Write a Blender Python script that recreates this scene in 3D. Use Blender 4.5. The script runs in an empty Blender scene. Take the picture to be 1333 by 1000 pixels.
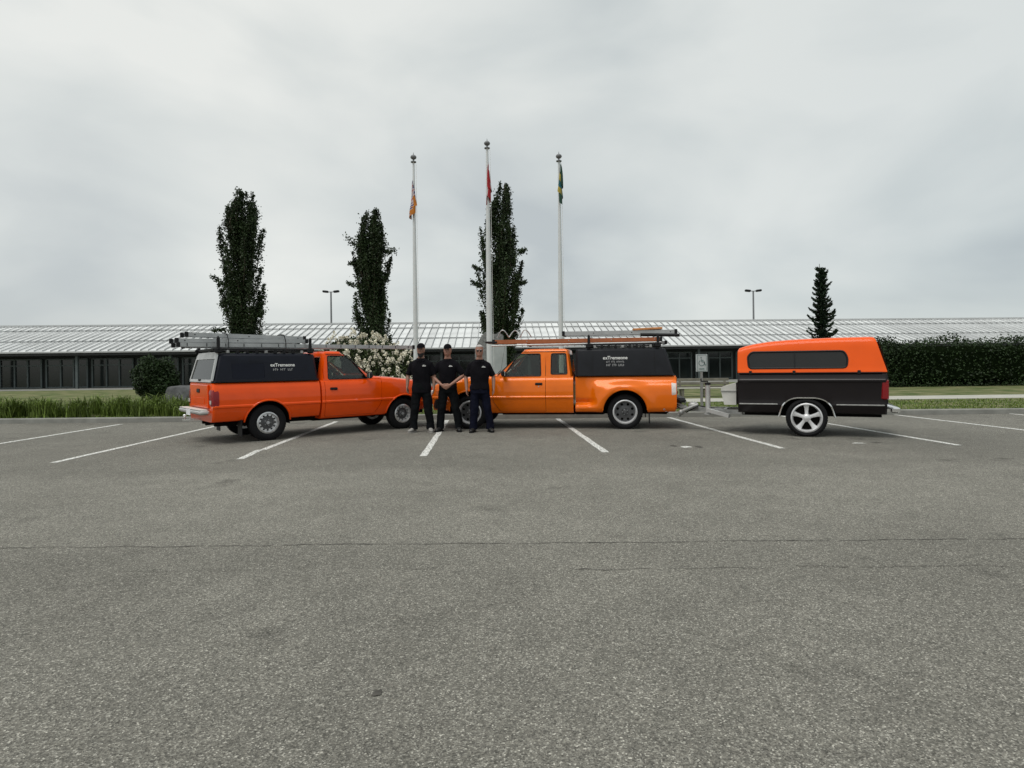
import bpy, bmesh, math, random
import numpy as np
from mathutils import Vector, Matrix, noise
R = math.radians
PI = math.pi
random.seed(7)
rng = np.random.default_rng(11)
SC = bpy.context.scene
COL = SC.collection

# ------------------------------------------------------------------ camera, sky, sun, exposure
cam_data = bpy.data.cameras.new('camera')
cam = bpy.data.objects.new('camera', cam_data)
COL.objects.link(cam)
SC.camera = cam
cam_data.sensor_width = 36
cam_data.lens = 800 / 1333 * 36
cam_data.shift_x = -29.5 / 1333
cam_data.shift_y = -24.7 / 1333
cam_data.clip_end = 3000
cam.matrix_world = Matrix.Translation((0, 0, 1.36)) @ Matrix.Rotation(R(90), 4, 'X') @ Matrix.Rotation(-0.0125, 4, 'Z')

W = bpy.data.worlds.new('World')
SC.world = W
W.use_nodes = True
nt = W.node_tree
nt.nodes.clear()
def N(t, kind, **kw):
    n = t.nodes.new(kind)
    for k, v in kw.items():
        setattr(n, k, v)
    return n
out = N(nt, 'ShaderNodeOutputWorld')
tc = N(nt, 'ShaderNodeTexCoord')
mp = N(nt, 'ShaderNodeMapping')
mp.inputs['Scale'].default_value = (1.0, 0.9, 1.75)
mp.inputs['Location'].default_value = (1.15, 0.25, 0.50)
mp.inputs['Rotation'].default_value = (0, R(-8), 0)
no = N(nt, 'ShaderNodeTexNoise')
no.inputs['Scale'].default_value = 2.4
no.inputs['Detail'].default_value = 6
no.inputs['Roughness'].default_value = 0.45
no.inputs['Distortion'].default_value = 0.35
cr = N(nt, 'ShaderNodeValToRGB')
e = cr.color_ramp.elements
e[0].position = 0.34; e[0].color = (0.45, 0.48, 0.485, 1)
e[1].position = 0.66; e[1].color = (0.69, 0.70, 0.67, 1)
m_ = e.new(0.50); m_.color = (0.575, 0.60, 0.585, 1)
sky = N(nt, 'ShaderNodeTexSky', sky_type='NISHITA')
sky.sun_disc = False
sky.sun_elevation = R(64)
sky.sun_rotation = R(-142)
b1 = N(nt, 'ShaderNodeBackground')
b1.inputs['Strength'].default_value = 1.0
b2 = N(nt, 'ShaderNodeBackground')
b2.inputs['Strength'].default_value = 0.08
mx = N(nt, 'ShaderNodeMixShader')
mx.inputs[0].default_value = 0.08
L = nt.links.new
L(tc.outputs['Generated'], mp.inputs[0]); L(mp.outputs[0], no.inputs['Vector']); L(no.outputs[0], cr.inputs[0])
# the cloud deck is a little thicker and cooler to the right and overhead, as it goes on all round
sx_ = N(nt, 'ShaderNodeSeparateXYZ'); L(tc.outputs['Generated'], sx_.inputs[0])
mr_ = N(nt, 'ShaderNodeMapRange')
for i_, v_ in zip((1, 2, 3, 4), (-0.4, 0.9, 0.0, 1.0)): mr_.inputs[i_].default_value = v_
L(sx_.outputs[0], mr_.inputs[0])
mc_ = N(nt, 'ShaderNodeMix', data_type='RGBA', blend_type='MULTIPLY'); mc_.inputs[7].default_value = (0.80, 0.84, 0.87, 1)
L(mr_.outputs[0], mc_.inputs[0]); L(cr.outputs[0], mc_.inputs[6]); L(mc_.outputs[2], b1.inputs[0]); L(sky.outputs[0], b2.inputs[0])
L(b1.outputs[0], mx.inputs[1]); L(b2.outputs[0], mx.inputs[2]); L(mx.outputs[0], out.inputs[0])

sd = bpy.data.lights.new('sun', 'SUN')
sd.energy = 1.5
sd.angle = R(38)
sd.color = (1, 0.97, 0.92)
sun = bpy.data.objects.new('sun', sd)
COL.objects.link(sun)
# bright part of the cloud cover: behind the camera and to its left, high
sdir = Vector((math.sin(R(-142)) * math.cos(R(64)), math.cos(R(-142)) * math.cos(R(64)), math.sin(R(64))))
sun.rotation_euler = sdir.to_track_quat('Z', 'Y').to_euler()
sun.location = sdir * 40
SC.view_settings.view_transform = 'Standard'
SC.view_settings.look = 'None'
SC.view_settings.exposure = 0.32
SC.view_settings.gamma = 1

# ------------------------------------------------------------------ materials
def mat(name, col, rough=0.6, metal=0.0, coat=0.0, var=0.12, scale=8.0, bump=0.0, bscale=60.0, trans=0.0, spec=0.5, alpha=1.0, island=0.0, objvar=0.0):
    m = bpy.data.materials.new(name)
    m.use_nodes = True
    t = m.node_tree
    p = t.nodes['Principled BSDF']
    p.inputs['Roughness'].default_value = rough
    p.inputs['Metallic'].default_value = metal
    p.inputs['Coat Weight'].default_value = coat
    p.inputs['Coat Roughness'].default_value = 0.06
    p.inputs['Specular IOR Level'].default_value = spec
    p.inputs['Transmission Weight'].default_value = trans
    p.inputs['Alpha'].default_value = alpha
    c = N(t, 'ShaderNodeTexCoord')
    n = N(t, 'ShaderNodeTexNoise')
    n.inputs['Scale'].default_value = scale
    n.inputs['Detail'].default_value = 5
    t.links.new(c.outputs['Object'], n.inputs['Vector'])
    r = N(t, 'ShaderNodeMapRange')
    r.inputs['From Min'].default_value = 0.3
    r.inputs['From Max'].default_value = 0.7
    r.inputs['To Min'].default_value = 1 - var
    r.inputs['To Max'].default_value = 1 + var
    t.links.new(n.outputs[0], r.inputs[0])
    val = r.outputs[0]
    if island:
        g = N(t, 'ShaderNodeNewGeometry')
        r2 = N(t, 'ShaderNodeMapRange')
        r2.inputs['To Min'].default_value = 1 - island
        r2.inputs['To Max'].default_value = 1 + island
        t.links.new(g.outputs['Random Per Island'], r2.inputs[0])
        mu = N(t, 'ShaderNodeMath', operation='MULTIPLY')
        t.links.new(val, mu.inputs[0]); t.links.new(r2.outputs[0], mu.inputs[1])
        val = mu.outputs[0]
    if objvar:
        g = N(t, 'ShaderNodeObjectInfo')
        r2 = N(t, 'ShaderNodeMapRange')
        r2.inputs['To Min'].default_value = 1 - objvar
        r2.inputs['To Max'].default_value = 1 + objvar
        t.links.new(g.outputs['Random'], r2.inputs[0])
        mu = N(t, 'ShaderNodeMath', operation='MULTIPLY')
        t.links.new(val, mu.inputs[0]); t.links.new(r2.outputs[0], mu.inputs[1])
        val = mu.outputs[0]
    v = N(t, 'ShaderNodeVectorMath', operation='SCALE')
    v.inputs[0].default_value = col
    t.links.new(val, v.inputs['Scale'])
    t.links.new(v.outputs[0], p.inputs['Base Color'])
    if bump:
        b = N(t, 'ShaderNodeBump')
        b.inputs['Strength'].default_value = bump
        b.inputs['Distance'].default_value = 0.01
        n2 = N(t, 'ShaderNodeTexNoise')
        n2.inputs['Scale'].default_value = bscale
        n2.inputs['Detail'].default_value = 4
        t.links.new(c.outputs['Object'], n2.inputs['Vector'])
        t.links.new(n2.outputs[0], b.inputs['Height'])
        t.links.new(b.outputs[0], p.inputs['Normal'])
    return m

M = {}
M['paint_red'] = mat('orange_red_paint', (0.82, 0.080, 0.002), 0.28, 0.0, 0.5, 0.06, 3, spec=0.15)
M['paint_orange'] = mat('orange_metallic_paint', (0.78, 0.150, 0.002), 0.28, 0.1, 0.55, 0.07, 3, spec=0.15)
M['paint_trailer'] = mat('orange_gloss_paint', (0.86, 0.105, 0.006), 0.35, 0.0, 0.25, 0.04, 3, spec=0.15)
M['charcoal_paint'] = mat('charcoal_paint', (0.010, 0.0075, 0.0085), 0.35, 0.0, 0.2, 0.15, 3, spec=0.2)
M['canopy_navy'] = mat('blue_black_canopy_coat', (0.006, 0.0075, 0.014), 0.5, 0, 0.0, 0.15, 5, 0.15, 90, spec=0.22)
M['canopy_grey'] = mat('grey_black_canopy_coat', (0.010, 0.011, 0.014), 0.5, 0, 0.0, 0.2, 5, 0.15, 90, spec=0.22)
M['rubber'] = mat('tyre_rubber', (0.008, 0.008, 0.009), 0.85, 0, 0, 0.2, 20, 0.3, 60, spec=0.25)
M['black'] = mat('black_plastic', (0.008, 0.008, 0.009), 0.55, 0, 0, 0.15, 10, spec=0.3)
M['under'] = mat('dirty_black_underbody', (0.006, 0.0055, 0.005), 0.9, 0, 0, 0.3, 6, spec=0.15)
M['chrome'] = mat('chrome', (0.80, 0.80, 0.80), 0.16, 1.0, 0, 0.05, 12)
M['alloy'] = mat('silver_wheel_alloy', (0.62, 0.62, 0.62), 0.32, 0.75, 0.3, 0.08, 12)
M['rim_silver'] = mat('bright_wheel_silver', (0.70, 0.70, 0.71), 0.35, 0.35, 0.2, 0.06, 12)
M['steel_rim'] = mat('painted_grey_steel_wheel', (0.40, 0.41, 0.42), 0.45, 0.3, 0.1, 0.12, 12)
M['dark_rim'] = mat('dull_dark_wheel_dish', (0.075, 0.075, 0.078), 0.45, 0.2, 0, 0.2, 12)
M['aluminium'] = mat('weathered_ladder_aluminium', (0.42, 0.43, 0.43), 0.45, 0.55, 0, 0.15, 4)
M['alu_pale'] = mat('pale_aluminium_frame', (0.50, 0.50, 0.49), 0.4, 0.4, 0, 0.1, 6)
M['fibreglass'] = mat('orange_brown_fibreglass_rail', (0.36, 0.105, 0.035), 0.55, 0, 0, 0.15, 5)
M['wood'] = mat('orange_stained_board', (0.52, 0.22, 0.075), 0.6, 0, 0, 0.2, 5)
M['red_lens'] = mat('dark_red_lens', (0.22, 0.002, 0.005), 0.25, 0, 0.0, 0.1, 20)
M['clear_lens'] = mat('clear_lens', (0.72, 0.66, 0.62), 0.12, 0.2, 0.8, 0.15, 40)
M['amber_lens'] = mat('amber_lens', (0.75, 0.16, 0.02), 0.15, 0, 0.8, 0.1, 20)
M['interior'] = mat('dark_grey_cab_interior', (0.045, 0.045, 0.043), 0.85, 0, 0, 0.2, 10)
M['seat'] = mat('dark_grey_seat_cloth', (0.055, 0.055, 0.055), 0.9, 0, 0, 0.2, 20, 0.2, 90)
M['white'] = mat('white_plastic', (0.78, 0.78, 0.76), 0.5, 0, 0, 0.06, 8)
M['vinyl'] = mat('white_vinyl_lettering', (0.68, 0.68, 0.66), 0.6, 0, 0, 0.05, 8)
M['vinyl_grey'] = mat('grey_vinyl_lettering', (0.30, 0.30, 0.30), 0.6, 0, 0, 0.05, 8)
M['dirtywhite'] = mat('dull_white_box_plastic', (0.62, 0.61, 0.57), 0.6, 0, 0, 0.15, 3)
M['galv'] = mat('galvanised_steel', (0.33, 0.33, 0.32), 0.45, 0.5, 0, 0.2, 14)
M['pole'] = mat('white_flagpole_paint', (0.62, 0.64, 0.64), 0.4, 0.1, 0, 0.05, 2)
M['lamp_grey'] = mat('grey_lamp_post_paint', (0.16, 0.165, 0.17), 0.6, 0, 0, 0.1, 2)
M['roof'] = mat('pale_roof_sheet', (0.66, 0.675, 0.67), 0.6, 0.0, 0, 0.14, 0.7, 0, 60, objvar=0.13)
M['seam'] = mat('grey_roof_seam', (0.46, 0.47, 0.47), 0.6, 0, 0, 0.1, 1)
M['fascia'] = mat('dark_fascia', (0.018, 0.02, 0.02), 0.6, 0, 0, 0.2, 2)
M['wall'] = mat('dark_green_grey_wall', (0.016, 0.02, 0.019), 0.8, 0, 0, 0.2, 1.5)
M['frame'] = mat('grey_green_window_frame', (0.085, 0.105, 0.105), 0.6, 0, 0, 0.1, 3)
M['stone'] = mat('grey_granite', (0.20, 0.205, 0.20), 0.85, 0, 0, 0.35, 14, 0.6, 30)
M['stone_pale'] = mat('pale_grey_granite', (0.36, 0.385, 0.38), 0.8, 0, 0, 0.15, 3, 0.3, 30)
M['boulder'] = mat('dark_grey_boulder', (0.075, 0.077, 0.078), 0.9, 0, 0, 0.35, 5, 0.6, 12)
M['concrete'] = mat('pale_concrete', (0.42, 0.41, 0.36), 0.9, 0, 0, 0.12, 3, 0.2, 40)
M['kerb'] = mat('grey_kerb_concrete', (0.22, 0.22, 0.20), 0.9, 0, 0, 0.2, 3, 0.2, 40)
M['bench'] = mat('weathered_bench_timber', (0.16, 0.15, 0.12), 0.8, 0, 0, 0.2, 4)
M['bark'] = mat('grey_brown_bark', (0.07, 0.055, 0.04), 0.95, 0, 0, 0.3, 6, 0.6, 20)
M['leaf'] = mat('dark_poplar_leaf', (0.026, 0.042, 0.016), 0.55, 0, 0, 0.45, 1.3, 0, 60, island=0.38, spec=0.2)
M['needle'] = mat('dark_spruce_needle', (0.020, 0.036, 0.020), 0.7, 0, 0, 0.3, 1.0, 0, 60, island=0.5, spec=0.2)
M['hedge'] = mat('dark_hedge_leaf', (0.020, 0.038, 0.012), 0.6, 0, 0, 0.4, 1.2, 0, 60, island=0.6, spec=0.25)
M['shrub'] = mat('shrub_leaf', (0.045, 0.065, 0.022), 0.55, 0, 0, 0.3, 2, 0, 60, island=0.5, spec=0.3)
M['blossom'] = mat('cream_white_blossom', (0.80, 0.76, 0.64), 0.8, 0, 0, 0.12, 3, 0, 60, island=0.25)
M['grass'] = mat('long_green_grass', (0.115, 0.165, 0.030), 0.6, 0, 0, 0.3, 2, 0, 60, island=0.45, spec=0.25)
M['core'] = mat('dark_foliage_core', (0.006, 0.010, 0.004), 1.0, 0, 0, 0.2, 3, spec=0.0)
M['skin'] = mat('skin', (0.30, 0.150, 0.105), 0.55, 0, 0, 0.06, 12)
M['skin_dark'] = mat('tanned_skin', (0.24, 0.125, 0.085), 0.55, 0, 0, 0.06, 12)
M['shirt'] = mat('black_shirt_cloth', (0.0065, 0.006, 0.008), 0.95, 0, 0, 0.2, 12, 0.4, 40, spec=0.1)
M['trouser'] = mat('black_trouser_cloth', (0.006, 0.007, 0.008), 0.95, 0, 0, 0.25, 12, 0.4, 40, spec=0.1)
M['jeans'] = mat('dark_navy_jeans', (0.006, 0.007, 0.016), 0.95, 0, 0, 0.3, 12, 0.4, 40, spec=0.1)
M['hair_dark'] = mat('dark_hair', (0.012, 0.010, 0.009), 0.8, 0, 0, 0.2, 40, 0.8, 150)
M['hair_grey'] = mat('pale_grey_hair', (0.48, 0.45, 0.43), 0.8, 0, 0, 0.15, 40, 0.8, 150)
M['shoe_grey'] = mat('pale_grey_shoe', (0.30, 0.29, 0.27), 0.7, 0, 0, 0.2, 15)
M['shoe_black'] = mat('black_boot', (0.012, 0.012, 0.012), 0.5, 0, 0, 0.2, 15)
M['eye'] = mat('eye_dark', (0.02, 0.012, 0.01), 0.2, 0, 0, 0.0, 15)
M['lip'] = mat('lip', (0.36, 0.14, 0.11), 0.5, 0, 0, 0.05, 15)
M['sign_white'] = mat('sign_white', (0.45, 0.48, 0.48), 0.5, 0, 0, 0.05, 6)
M['sign_green'] = mat('sign_glyph_grey_green', (0.16, 0.22, 0.21), 0.5, 0, 0, 0.05, 6)
M['plate'] = mat('number_plate_white', (0.75, 0.76, 0.78), 0.4, 0, 0, 0.03, 6)
for k, c in dict(f_red=(0.34, 0.012, 0.018), f_white=(0.42, 0.36, 0.37), f_blue=(0.03, 0.035, 0.12), f_gold=(0.42, 0.14, 0.012), f_green=(0.012, 0.05, 0.03), f_yellow=(0.36, 0.28, 0.05), f_teal=(0.01, 0.10, 0.12)).items():
    M[k] = mat('flag_cloth_' + k[2:], c, 0.85, 0, 0, 0.15, 10)

def glass(name, tint, rough=0.02, mixf=0.25):
    m = bpy.data.materials.new(name)
    m.use_nodes = True
    t = m.node_tree
    t.nodes.clear()
    o = N(t, 'ShaderNodeOutputMaterial')
    tr = N(t, 'ShaderNodeBsdfTransparent'); tr.inputs[0].default_value = (*tint, 1)
    gl = N(t, 'ShaderNodeBsdfGlossy'); gl.inputs['Roughness'].default_value = rough
    lw = N(t, 'ShaderNodeFresnel'); lw.inputs[0].default_value = 1.5
    mi = N(t, 'ShaderNodeMixShader')
    t.links.new(lw.outputs[0], mi.inputs[0]); t.links.new(tr.outputs[0], mi.inputs[1]); t.links.new(gl.outputs[0], mi.inputs[2])
    t.links.new(mi.outputs[0], o.inputs[0])
    return m
M['glass'] = glass('vehicle_glass', (0.70, 0.74, 0.71))
M['glass_hatch'] = glass('hatch_glass', (0.38, 0.41, 0.40), 0.03)
M['tint'] = mat('dark_tinted_glass', (0.012, 0.012, 0.011), 0.2, 0, 0.0, 0.15, 3, spec=0.45)
M['navy_tint'] = mat('navy_tinted_glass', (0.004, 0.005, 0.012), 0.25, 0, 0.0, 0.15, 3, spec=0.2)
M['pane'] = mat('dark_window_pane', (0.012, 0.016, 0.016), 0.12, 0, 0.0, 0.4, 0.6, objvar=0.6)

def asphalt():
    m = bpy.data.materials.new('weathered_asphalt'); m.use_nodes = True
    t = m.node_tree; p = t.nodes['Principled BSDF']
    p.inputs['Roughness'].default_value = 0.92
    p.inputs['Specular IOR Level'].default_value = 0.25
    c = N(t, 'ShaderNodeTexCoord')
    def noi(s, d=4, r=0.6):
        n = N(t, 'ShaderNodeTexNoise'); n.inputs['Scale'].default_value = s; n.inputs['Detail'].default_value = d; n.inputs['Roughness'].default_value = r
        t.links.new(c.outputs['Object'], n.inputs['Vector']); return n.outputs[0]
    def rng_(v, a, b, c0, d0):
        r = N(t, 'ShaderNodeMapRange')
        for i, x in zip((1, 2, 3, 4), (a, b, c0, d0)): r.inputs[i].default_value = x
        t.links.new(v, r.inputs[0]); return r.outputs[0]
    def mul(a, b):
        x = N(t, 'ShaderNodeMath', operation='MULTIPLY'); t.links.new(a, x.inputs[0]); t.links.new(b, x.inputs[1]); return x.outputs[0]
    # stones of the aggregate: each voronoi cell its own tone
    vo = N(t, 'ShaderNodeTexVoronoi'); vo.inputs['Scale'].default_value = 165
    t.links.new(c.outputs['Object'], vo.inputs['Vector'])
    sp = N(t, 'ShaderNodeSeparateColor'); t.links.new(vo.outputs['Color'], sp.inputs[0])
    stone = N(t, 'ShaderNodeValToRGB')
    el = stone.color_ramp.elements
    el[0].position = 0.0; el[0].color = (0.092, 0.089, 0.077, 1)
    el[1].position = 1.0; el[1].color = (0.56, 0.54, 0.47, 1)
    for pos, col in ((0.30, (0.156, 0.151, 0.131)), (0.74, (0.224, 0.214, 0.182)), (0.94, (0.33, 0.32, 0.28))):
        q = el.new(pos); q.color = (*col, 1)
    t.links.new(sp.outputs[0], stone.inputs[0])
    vo2 = N(t, 'ShaderNodeTexVoronoi'); vo2.inputs['Scale'].default_value = 75
    t.links.new(c.outputs['Object'], vo2.inputs['Vector'])
    sp2 = N(t, 'ShaderNodeSeparateColor'); t.links.new(vo2.outputs['Color'], sp2.inputs[0])
    big = rng_(sp2.outputs[1], 0, 1, 0.84, 1.16)
    v = mul(rng_(noi(0.35, 6), 0.3, 0.7, 0.84, 1.14), rng_(noi(2.2, 5), 0.3, 0.7, 0.92, 1.08))
    v = mul(v, rng_(noi(30, 3), 0.3, 0.7, 0.88, 1.12))
    v = mul(v, big)
    # old oil drips and scuffs, mostly in the stalls
    def ramp01(v, a, b): return rng_(v, a, b, 1.0, 0.62)
    v = mul(v, ramp01(noi(1.15, 3, 0.45), 0.655, 0.74))
    v = mul(v, rng_(noi(5.5, 4), 0.3, 0.7, 0.95, 1.05))
    # paving lanes: worn driving lane paler, stalls darker and smoother (object Y is away from the camera)
    sx = N(t, 'ShaderNodeSeparateXYZ'); t.links.new(c.outputs['Object'], sx.inputs[0])
    wob = N(t, 'ShaderNodeMath', operation='MULTIPLY_ADD'); t.links.new(noi(0.6, 3), wob.inputs[0]); wob.inputs[1].default_value = 0.5; t.links.new(sx.outputs[1], wob.inputs[2])
    lane = N(t, 'ShaderNodeValToRGB'); lane.color_ramp.interpolation = 'LINEAR'
    le = lane.color_ramp.elements
    le[0].position = 0.0; le[0].color = (0.97,) * 3 + (1,)
    le[1].position = 1.0; le[1].color = (0.90,) * 3 + (1,)
    for pos, g in ((0.245, 0.97), (0.252, 1.08), (0.40, 1.06), (0.425, 0.93)):
        q = le.new(pos); q.color = (g, g, g, 1)
    t.links.new(rng_(wob.outputs[0], 0, 20, 0, 1), lane.inputs[0])
    v = mul(v, lane.outputs[0])
    sc = N(t, 'ShaderNodeVectorMath', operation='SCALE')
    t.links.new(stone.outputs[0], sc.inputs[0]); t.links.new(v, sc.inputs['Scale'])
    t.links.new(sc.outputs[0], p.inputs['Base Color'])
    b = N(t, 'ShaderNodeBump'); b.inputs['Strength'].default_value = 0.7; b.inputs['Distance'].default_value = 0.007
    ad = N(t, 'ShaderNodeMath', operation='ADD'); t.links.new(vo.outputs['Distance'], ad.inputs[0]); t.links.new(noi(90, 3), ad.inputs[1])
    t.links.new(ad.outputs[0], b.inputs['Height']); t.links.new(b.outputs[0], p.inputs['Normal'])
    return m
M['asphalt'] = asphalt()

def road_paint():
    m = mat('worn_white_road_paint', (0.72, 0.72, 0.68), 0.8, 0, 0, 0.12, 20, 0.3, 60)
    t = m.node_tree; p = t.nodes['Principled BSDF']
    c = N(t, 'ShaderNodeTexCoord'); n = N(t, 'ShaderNodeTexNoise'); n.inputs['Scale'].default_value = 38; n.inputs['Detail'].default_value = 6
    t.links.new(c.outputs['Object'], n.inputs['Vector'])
    r = N(t, 'ShaderNodeMapRange')
    for i, x in zip((1, 2, 3, 4), (0.36, 0.50, 0.0, 1.0)): r.inputs[i].default_value = x
    t.links.new(n.outputs[0], r.inputs[0]); t.links.new(r.outputs[0], p.inputs['Alpha'])
    return m
M['roadpaint'] = road_paint()
M['crack'] = mat('dark_crack_fill', (0.075, 0.070, 0.060), 0.95, 0, 0, 0.3, 20)

def ground_mat(name, c1, c2, scale):
    m = mat(name, c1, 0.95, 0, 0, 0.3, scale, 0.6, 40, spec=0.1)
    t = m.node_tree; p = t.nodes['Principled BSDF']
    c = N(t, 'ShaderNodeTexCoord'); n = N(t, 'ShaderNodeTexNoise'); n.inputs['Scale'].default_value = scale; n.inputs['Detail'].default_value = 8
    t.links.new(c.outputs['Object'], n.inputs['Vector'])
    r = N(t, 'ShaderNodeValToRGB'); r.color_ramp.elements[0].position = 0.35; r.color_ramp.elements[1].position = 0.65
    r.color_ramp.elements[0].color = (*c1, 1); r.color_ramp.elements[1].color = (*c2, 1)
    t.links.new(n.outputs[0], r.inputs[0]); t.links.new(r.outputs[0], p.inputs['Base Color'])
    return m
M['lawn'] = ground_mat('lawn_with_dry_patches', (0.065, 0.10, 0.030), (0.20, 0.19, 0.10), 1.3)
M['terrain'] = ground_mat('far_field', (0.08, 0.10, 0.05), (0.16, 0.16, 0.10), 0.05)

# ------------------------------------------------------------------ mesh helpers
class MB:
    def __init__(s):
        s.v = []; s.f = []; s.mi = []
    def add(s, v, f, mi=0):
        o = len(s.v); s.v += [tuple(p) for p in v]; s.f += [tuple(i + o for i in q) for q in f]; s.mi += [mi] * len(f)
    def box(s, c, d, rot=None, mi=0, bev=0.0):
        x, y, z = (k / 2 for k in d)
        if bev:
            b = min(bev, x * .9, y * .9, z * .9)
            vs = []
            for zz, k in ((-z, b), (-z + b, 0), (z - b, 0), (z, b)):
                X, Y = x - k, y - k
                vs += [(X - b, -Y, zz), (X, -Y + b, zz), (X, Y - b, zz), (X - b, Y, zz), (-X + b, Y, zz), (-X, Y - b, zz), (-X, -Y + b, zz), (-X + b, -Y, zz)]
            f = [tuple(range(7, -1, -1)), tuple(range(24, 32))]
            for r in range(3):
                for i in range(8):
                    j = (i + 1) % 8
                    f.append((r * 8 + i, r * 8 + j, r * 8 + 8 + j, r * 8 + 8 + i))
        else:
            vs = [(-x, -y, -z), (x, -y, -z), (x, y, -z), (-x, y, -z), (-x, -y, z), (x, -y, z), (x, y, z), (-x, y, z)]
            f = [(0, 3, 2, 1), (4, 5, 6, 7), (0, 1, 5, 4), (1, 2, 6, 5), (2, 3, 7, 6), (3, 0, 4, 7)]
        vs = [Vector(p) for p in vs]
        if rot is not None: vs = [rot @ p for p in vs]
        s.add([p + Vector(c) for p in vs], f, mi); return s
    def bar(s, a, b, w, h=None, mi=0, up=(0, 0, 1)):
        a, b = Vector(a), Vector(b); d = b - a; h = h or w
        x = d.normalized(); u = Vector(up)
        if abs(x.dot(u)) > 0.95: u = Vector((0, 1, 0))
        y = u.cross(x).normalized(); z = x.cross(y)
        s.box((a + b) / 2, (d.length, w, h), Matrix((x, y, z)).transposed(), mi); return s
    def loft(s, rings, cap=True, mi=0, closed=True):
        n = len(rings[0]); vs = [p for r in rings for p in r]; f = []
        for k in range(len(rings) - 1):
            for i in range(n if closed else n - 1):
                j = (i + 1) % n
                f.append((k * n + i, k * n + j, k * n + n + j, k * n + n + i))
        if cap:
            f.append(tuple(range(n - 1, -1, -1))); f.append(tuple(range((len(rings) - 1) * n, len(rings) * n)))
        s.add(vs, f, mi); return s
    def tube(s, pts, rad, n=8, mi=0, cap=True):
        pts = [Vector(p) for p in pts]
        if not hasattr(rad, '__len__'): rad = [rad] * len(pts)
        rings = []; ref = None
        for i, p in enumerate(pts):
            t = (pts[min(i + 1, len(pts) - 1)] - pts[max(i - 1, 0)]).normalized()
            if ref is None:
                ref = Vector((0, 0, 1)) if abs(t.z) < 0.9 else Vector((0, 1, 0))
            y = (ref - t * ref.dot(t)).normalized(); x = y.cross(t); ref = y
            rings.append([p + (x * math.cos(a) + y * math.sin(a)) * rad[i] for a in (2 * PI * k / n for k in range(n))])
        s.loft(rings, cap, mi); return s
    def lathe(s, prof, n=24, axis='y', c=(0, 0, 0), mi=0, closed=False):
        # prof: (radius, offset along axis)
        rings = []
        for r, o in prof:
            ring = []
            for k in range(n):
                a = 2 * PI * k / n
                p = (r * math.cos(a), o, r * math.sin(a)) if axis == 'y' else (r * math.cos(a), r * math.sin(a), o)
                ring.append((p[0] + c[0], p[1] + c[1], p[2] + c[2]))
            rings.append(ring)
        if closed:
            rings.append(rings[0]); s.loft(rings, False, mi)
        else: s.loft(rings, True, mi)
        return s
    def prism(s, poly, y0, y1, mi=0):
        # poly in (x, z), extruded along y
        n = len(poly)
        s.loft([[(x, y0, z) for x, z in poly], [(x, y1, z) for x, z in poly]], True, mi); return s
    def ball(s, c, r, n=12, m=8, mi=0):
        rx, ry, rz = r if hasattr(r, '__len__') else (r, r, r)
        rings = []
        for i in range(m + 1):
            a = -PI / 2 + PI * i / m; k = max(math.cos(a), 0.02)
            rings.append([(c[0] + rx * k * math.cos(t), c[1] + ry * k * math.sin(t), c[2] + rz * math.sin(a)) for t in (2 * PI * j / n for j in range(n))])
        s.loft(rings, True, mi); return s
    def mesh(s, name):
        me = bpy.data.meshes.new(name); me.from_pydata(s.v, [], s.f)
        me.polygons.foreach_set('material_index', s.mi)
        bm = bmesh.new(); bm.from_mesh(me)
        bmesh.ops.recalc_face_normals(bm, faces=bm.faces); bm.to_mesh(me); bm.free()
        return me

def link(name, me, m=None, parent=None, smooth=None, kind=None):
    if m is not None:
        if len(me.materials): me.materials.clear()
        for q in (m if isinstance(m, (list, tuple)) else [m]):
            me.materials.append(M[q] if isinstance(q, str) else q)
    if smooth is not None:
        me.polygons.foreach_set('use_smooth', [True] * len(me.polygons)); me.set_sharp_from_angle(angle=R(smooth))
    o = bpy.data.objects.new(name, me); COL.objects.link(o)
    if parent is not None: o.parent = parent
    if kind: o['kind'] = kind
    return o
def obj(name, mb, m, parent=None, smooth=None, kind=None):
    return link(name, mb.mesh(name), m, parent, smooth, kind)
def tag(o, label, cat, group=None, kind=None):
    if label: o['label'] = label
    if cat: o['category'] = cat
    if group: o['group'] = group
    if kind: o['kind'] = kind
    return o
def thing(name, label, cat, loc=(0, 0, 0), rz=0, group=None):
    o = bpy.data.objects.new(name, None); COL.objects.link(o); o.empty_display_size = 0.2
    o.location = loc; o.rotation_euler = (0, 0, rz)
    return tag(o, label, cat, group)
def dup(root, loc, rz, label=None):
    def cp(o, par):
        c = o.copy(); COL.objects.link(c); c.parent = par
        for ch in [x for x in bpy.data.objects if x.parent == o]: cp(ch, c)
        return c
    r = cp(root, None); r.location = loc; r.rotation_euler = (0, 0, rz)
    if label: r['label'] = label
    return r
def boolean(me, ops):
    """ops: list of (operation, MB)"""
    o = bpy.data.objects.new('tmp', me); COL.objects.link(o); extra = []
    for op, mb in ops:
        c = bpy.data.objects.new('tmpc', mb.mesh('c')); COL.objects.link(c); extra.append(c)
        md = o.modifiers.new('b', 'BOOLEAN'); md.operation = op; md.object = c; md.solver = 'EXACT'
    bpy.context.view_layer.update()
    r = bpy.data.meshes.new_from_object(o.evaluated_get(bpy.context.evaluated_depsgraph_get()))
    for x in [o] + extra:
        d = x.data; bpy.data.objects.remove(x); bpy.data.meshes.remove(d)
    return r
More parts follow.
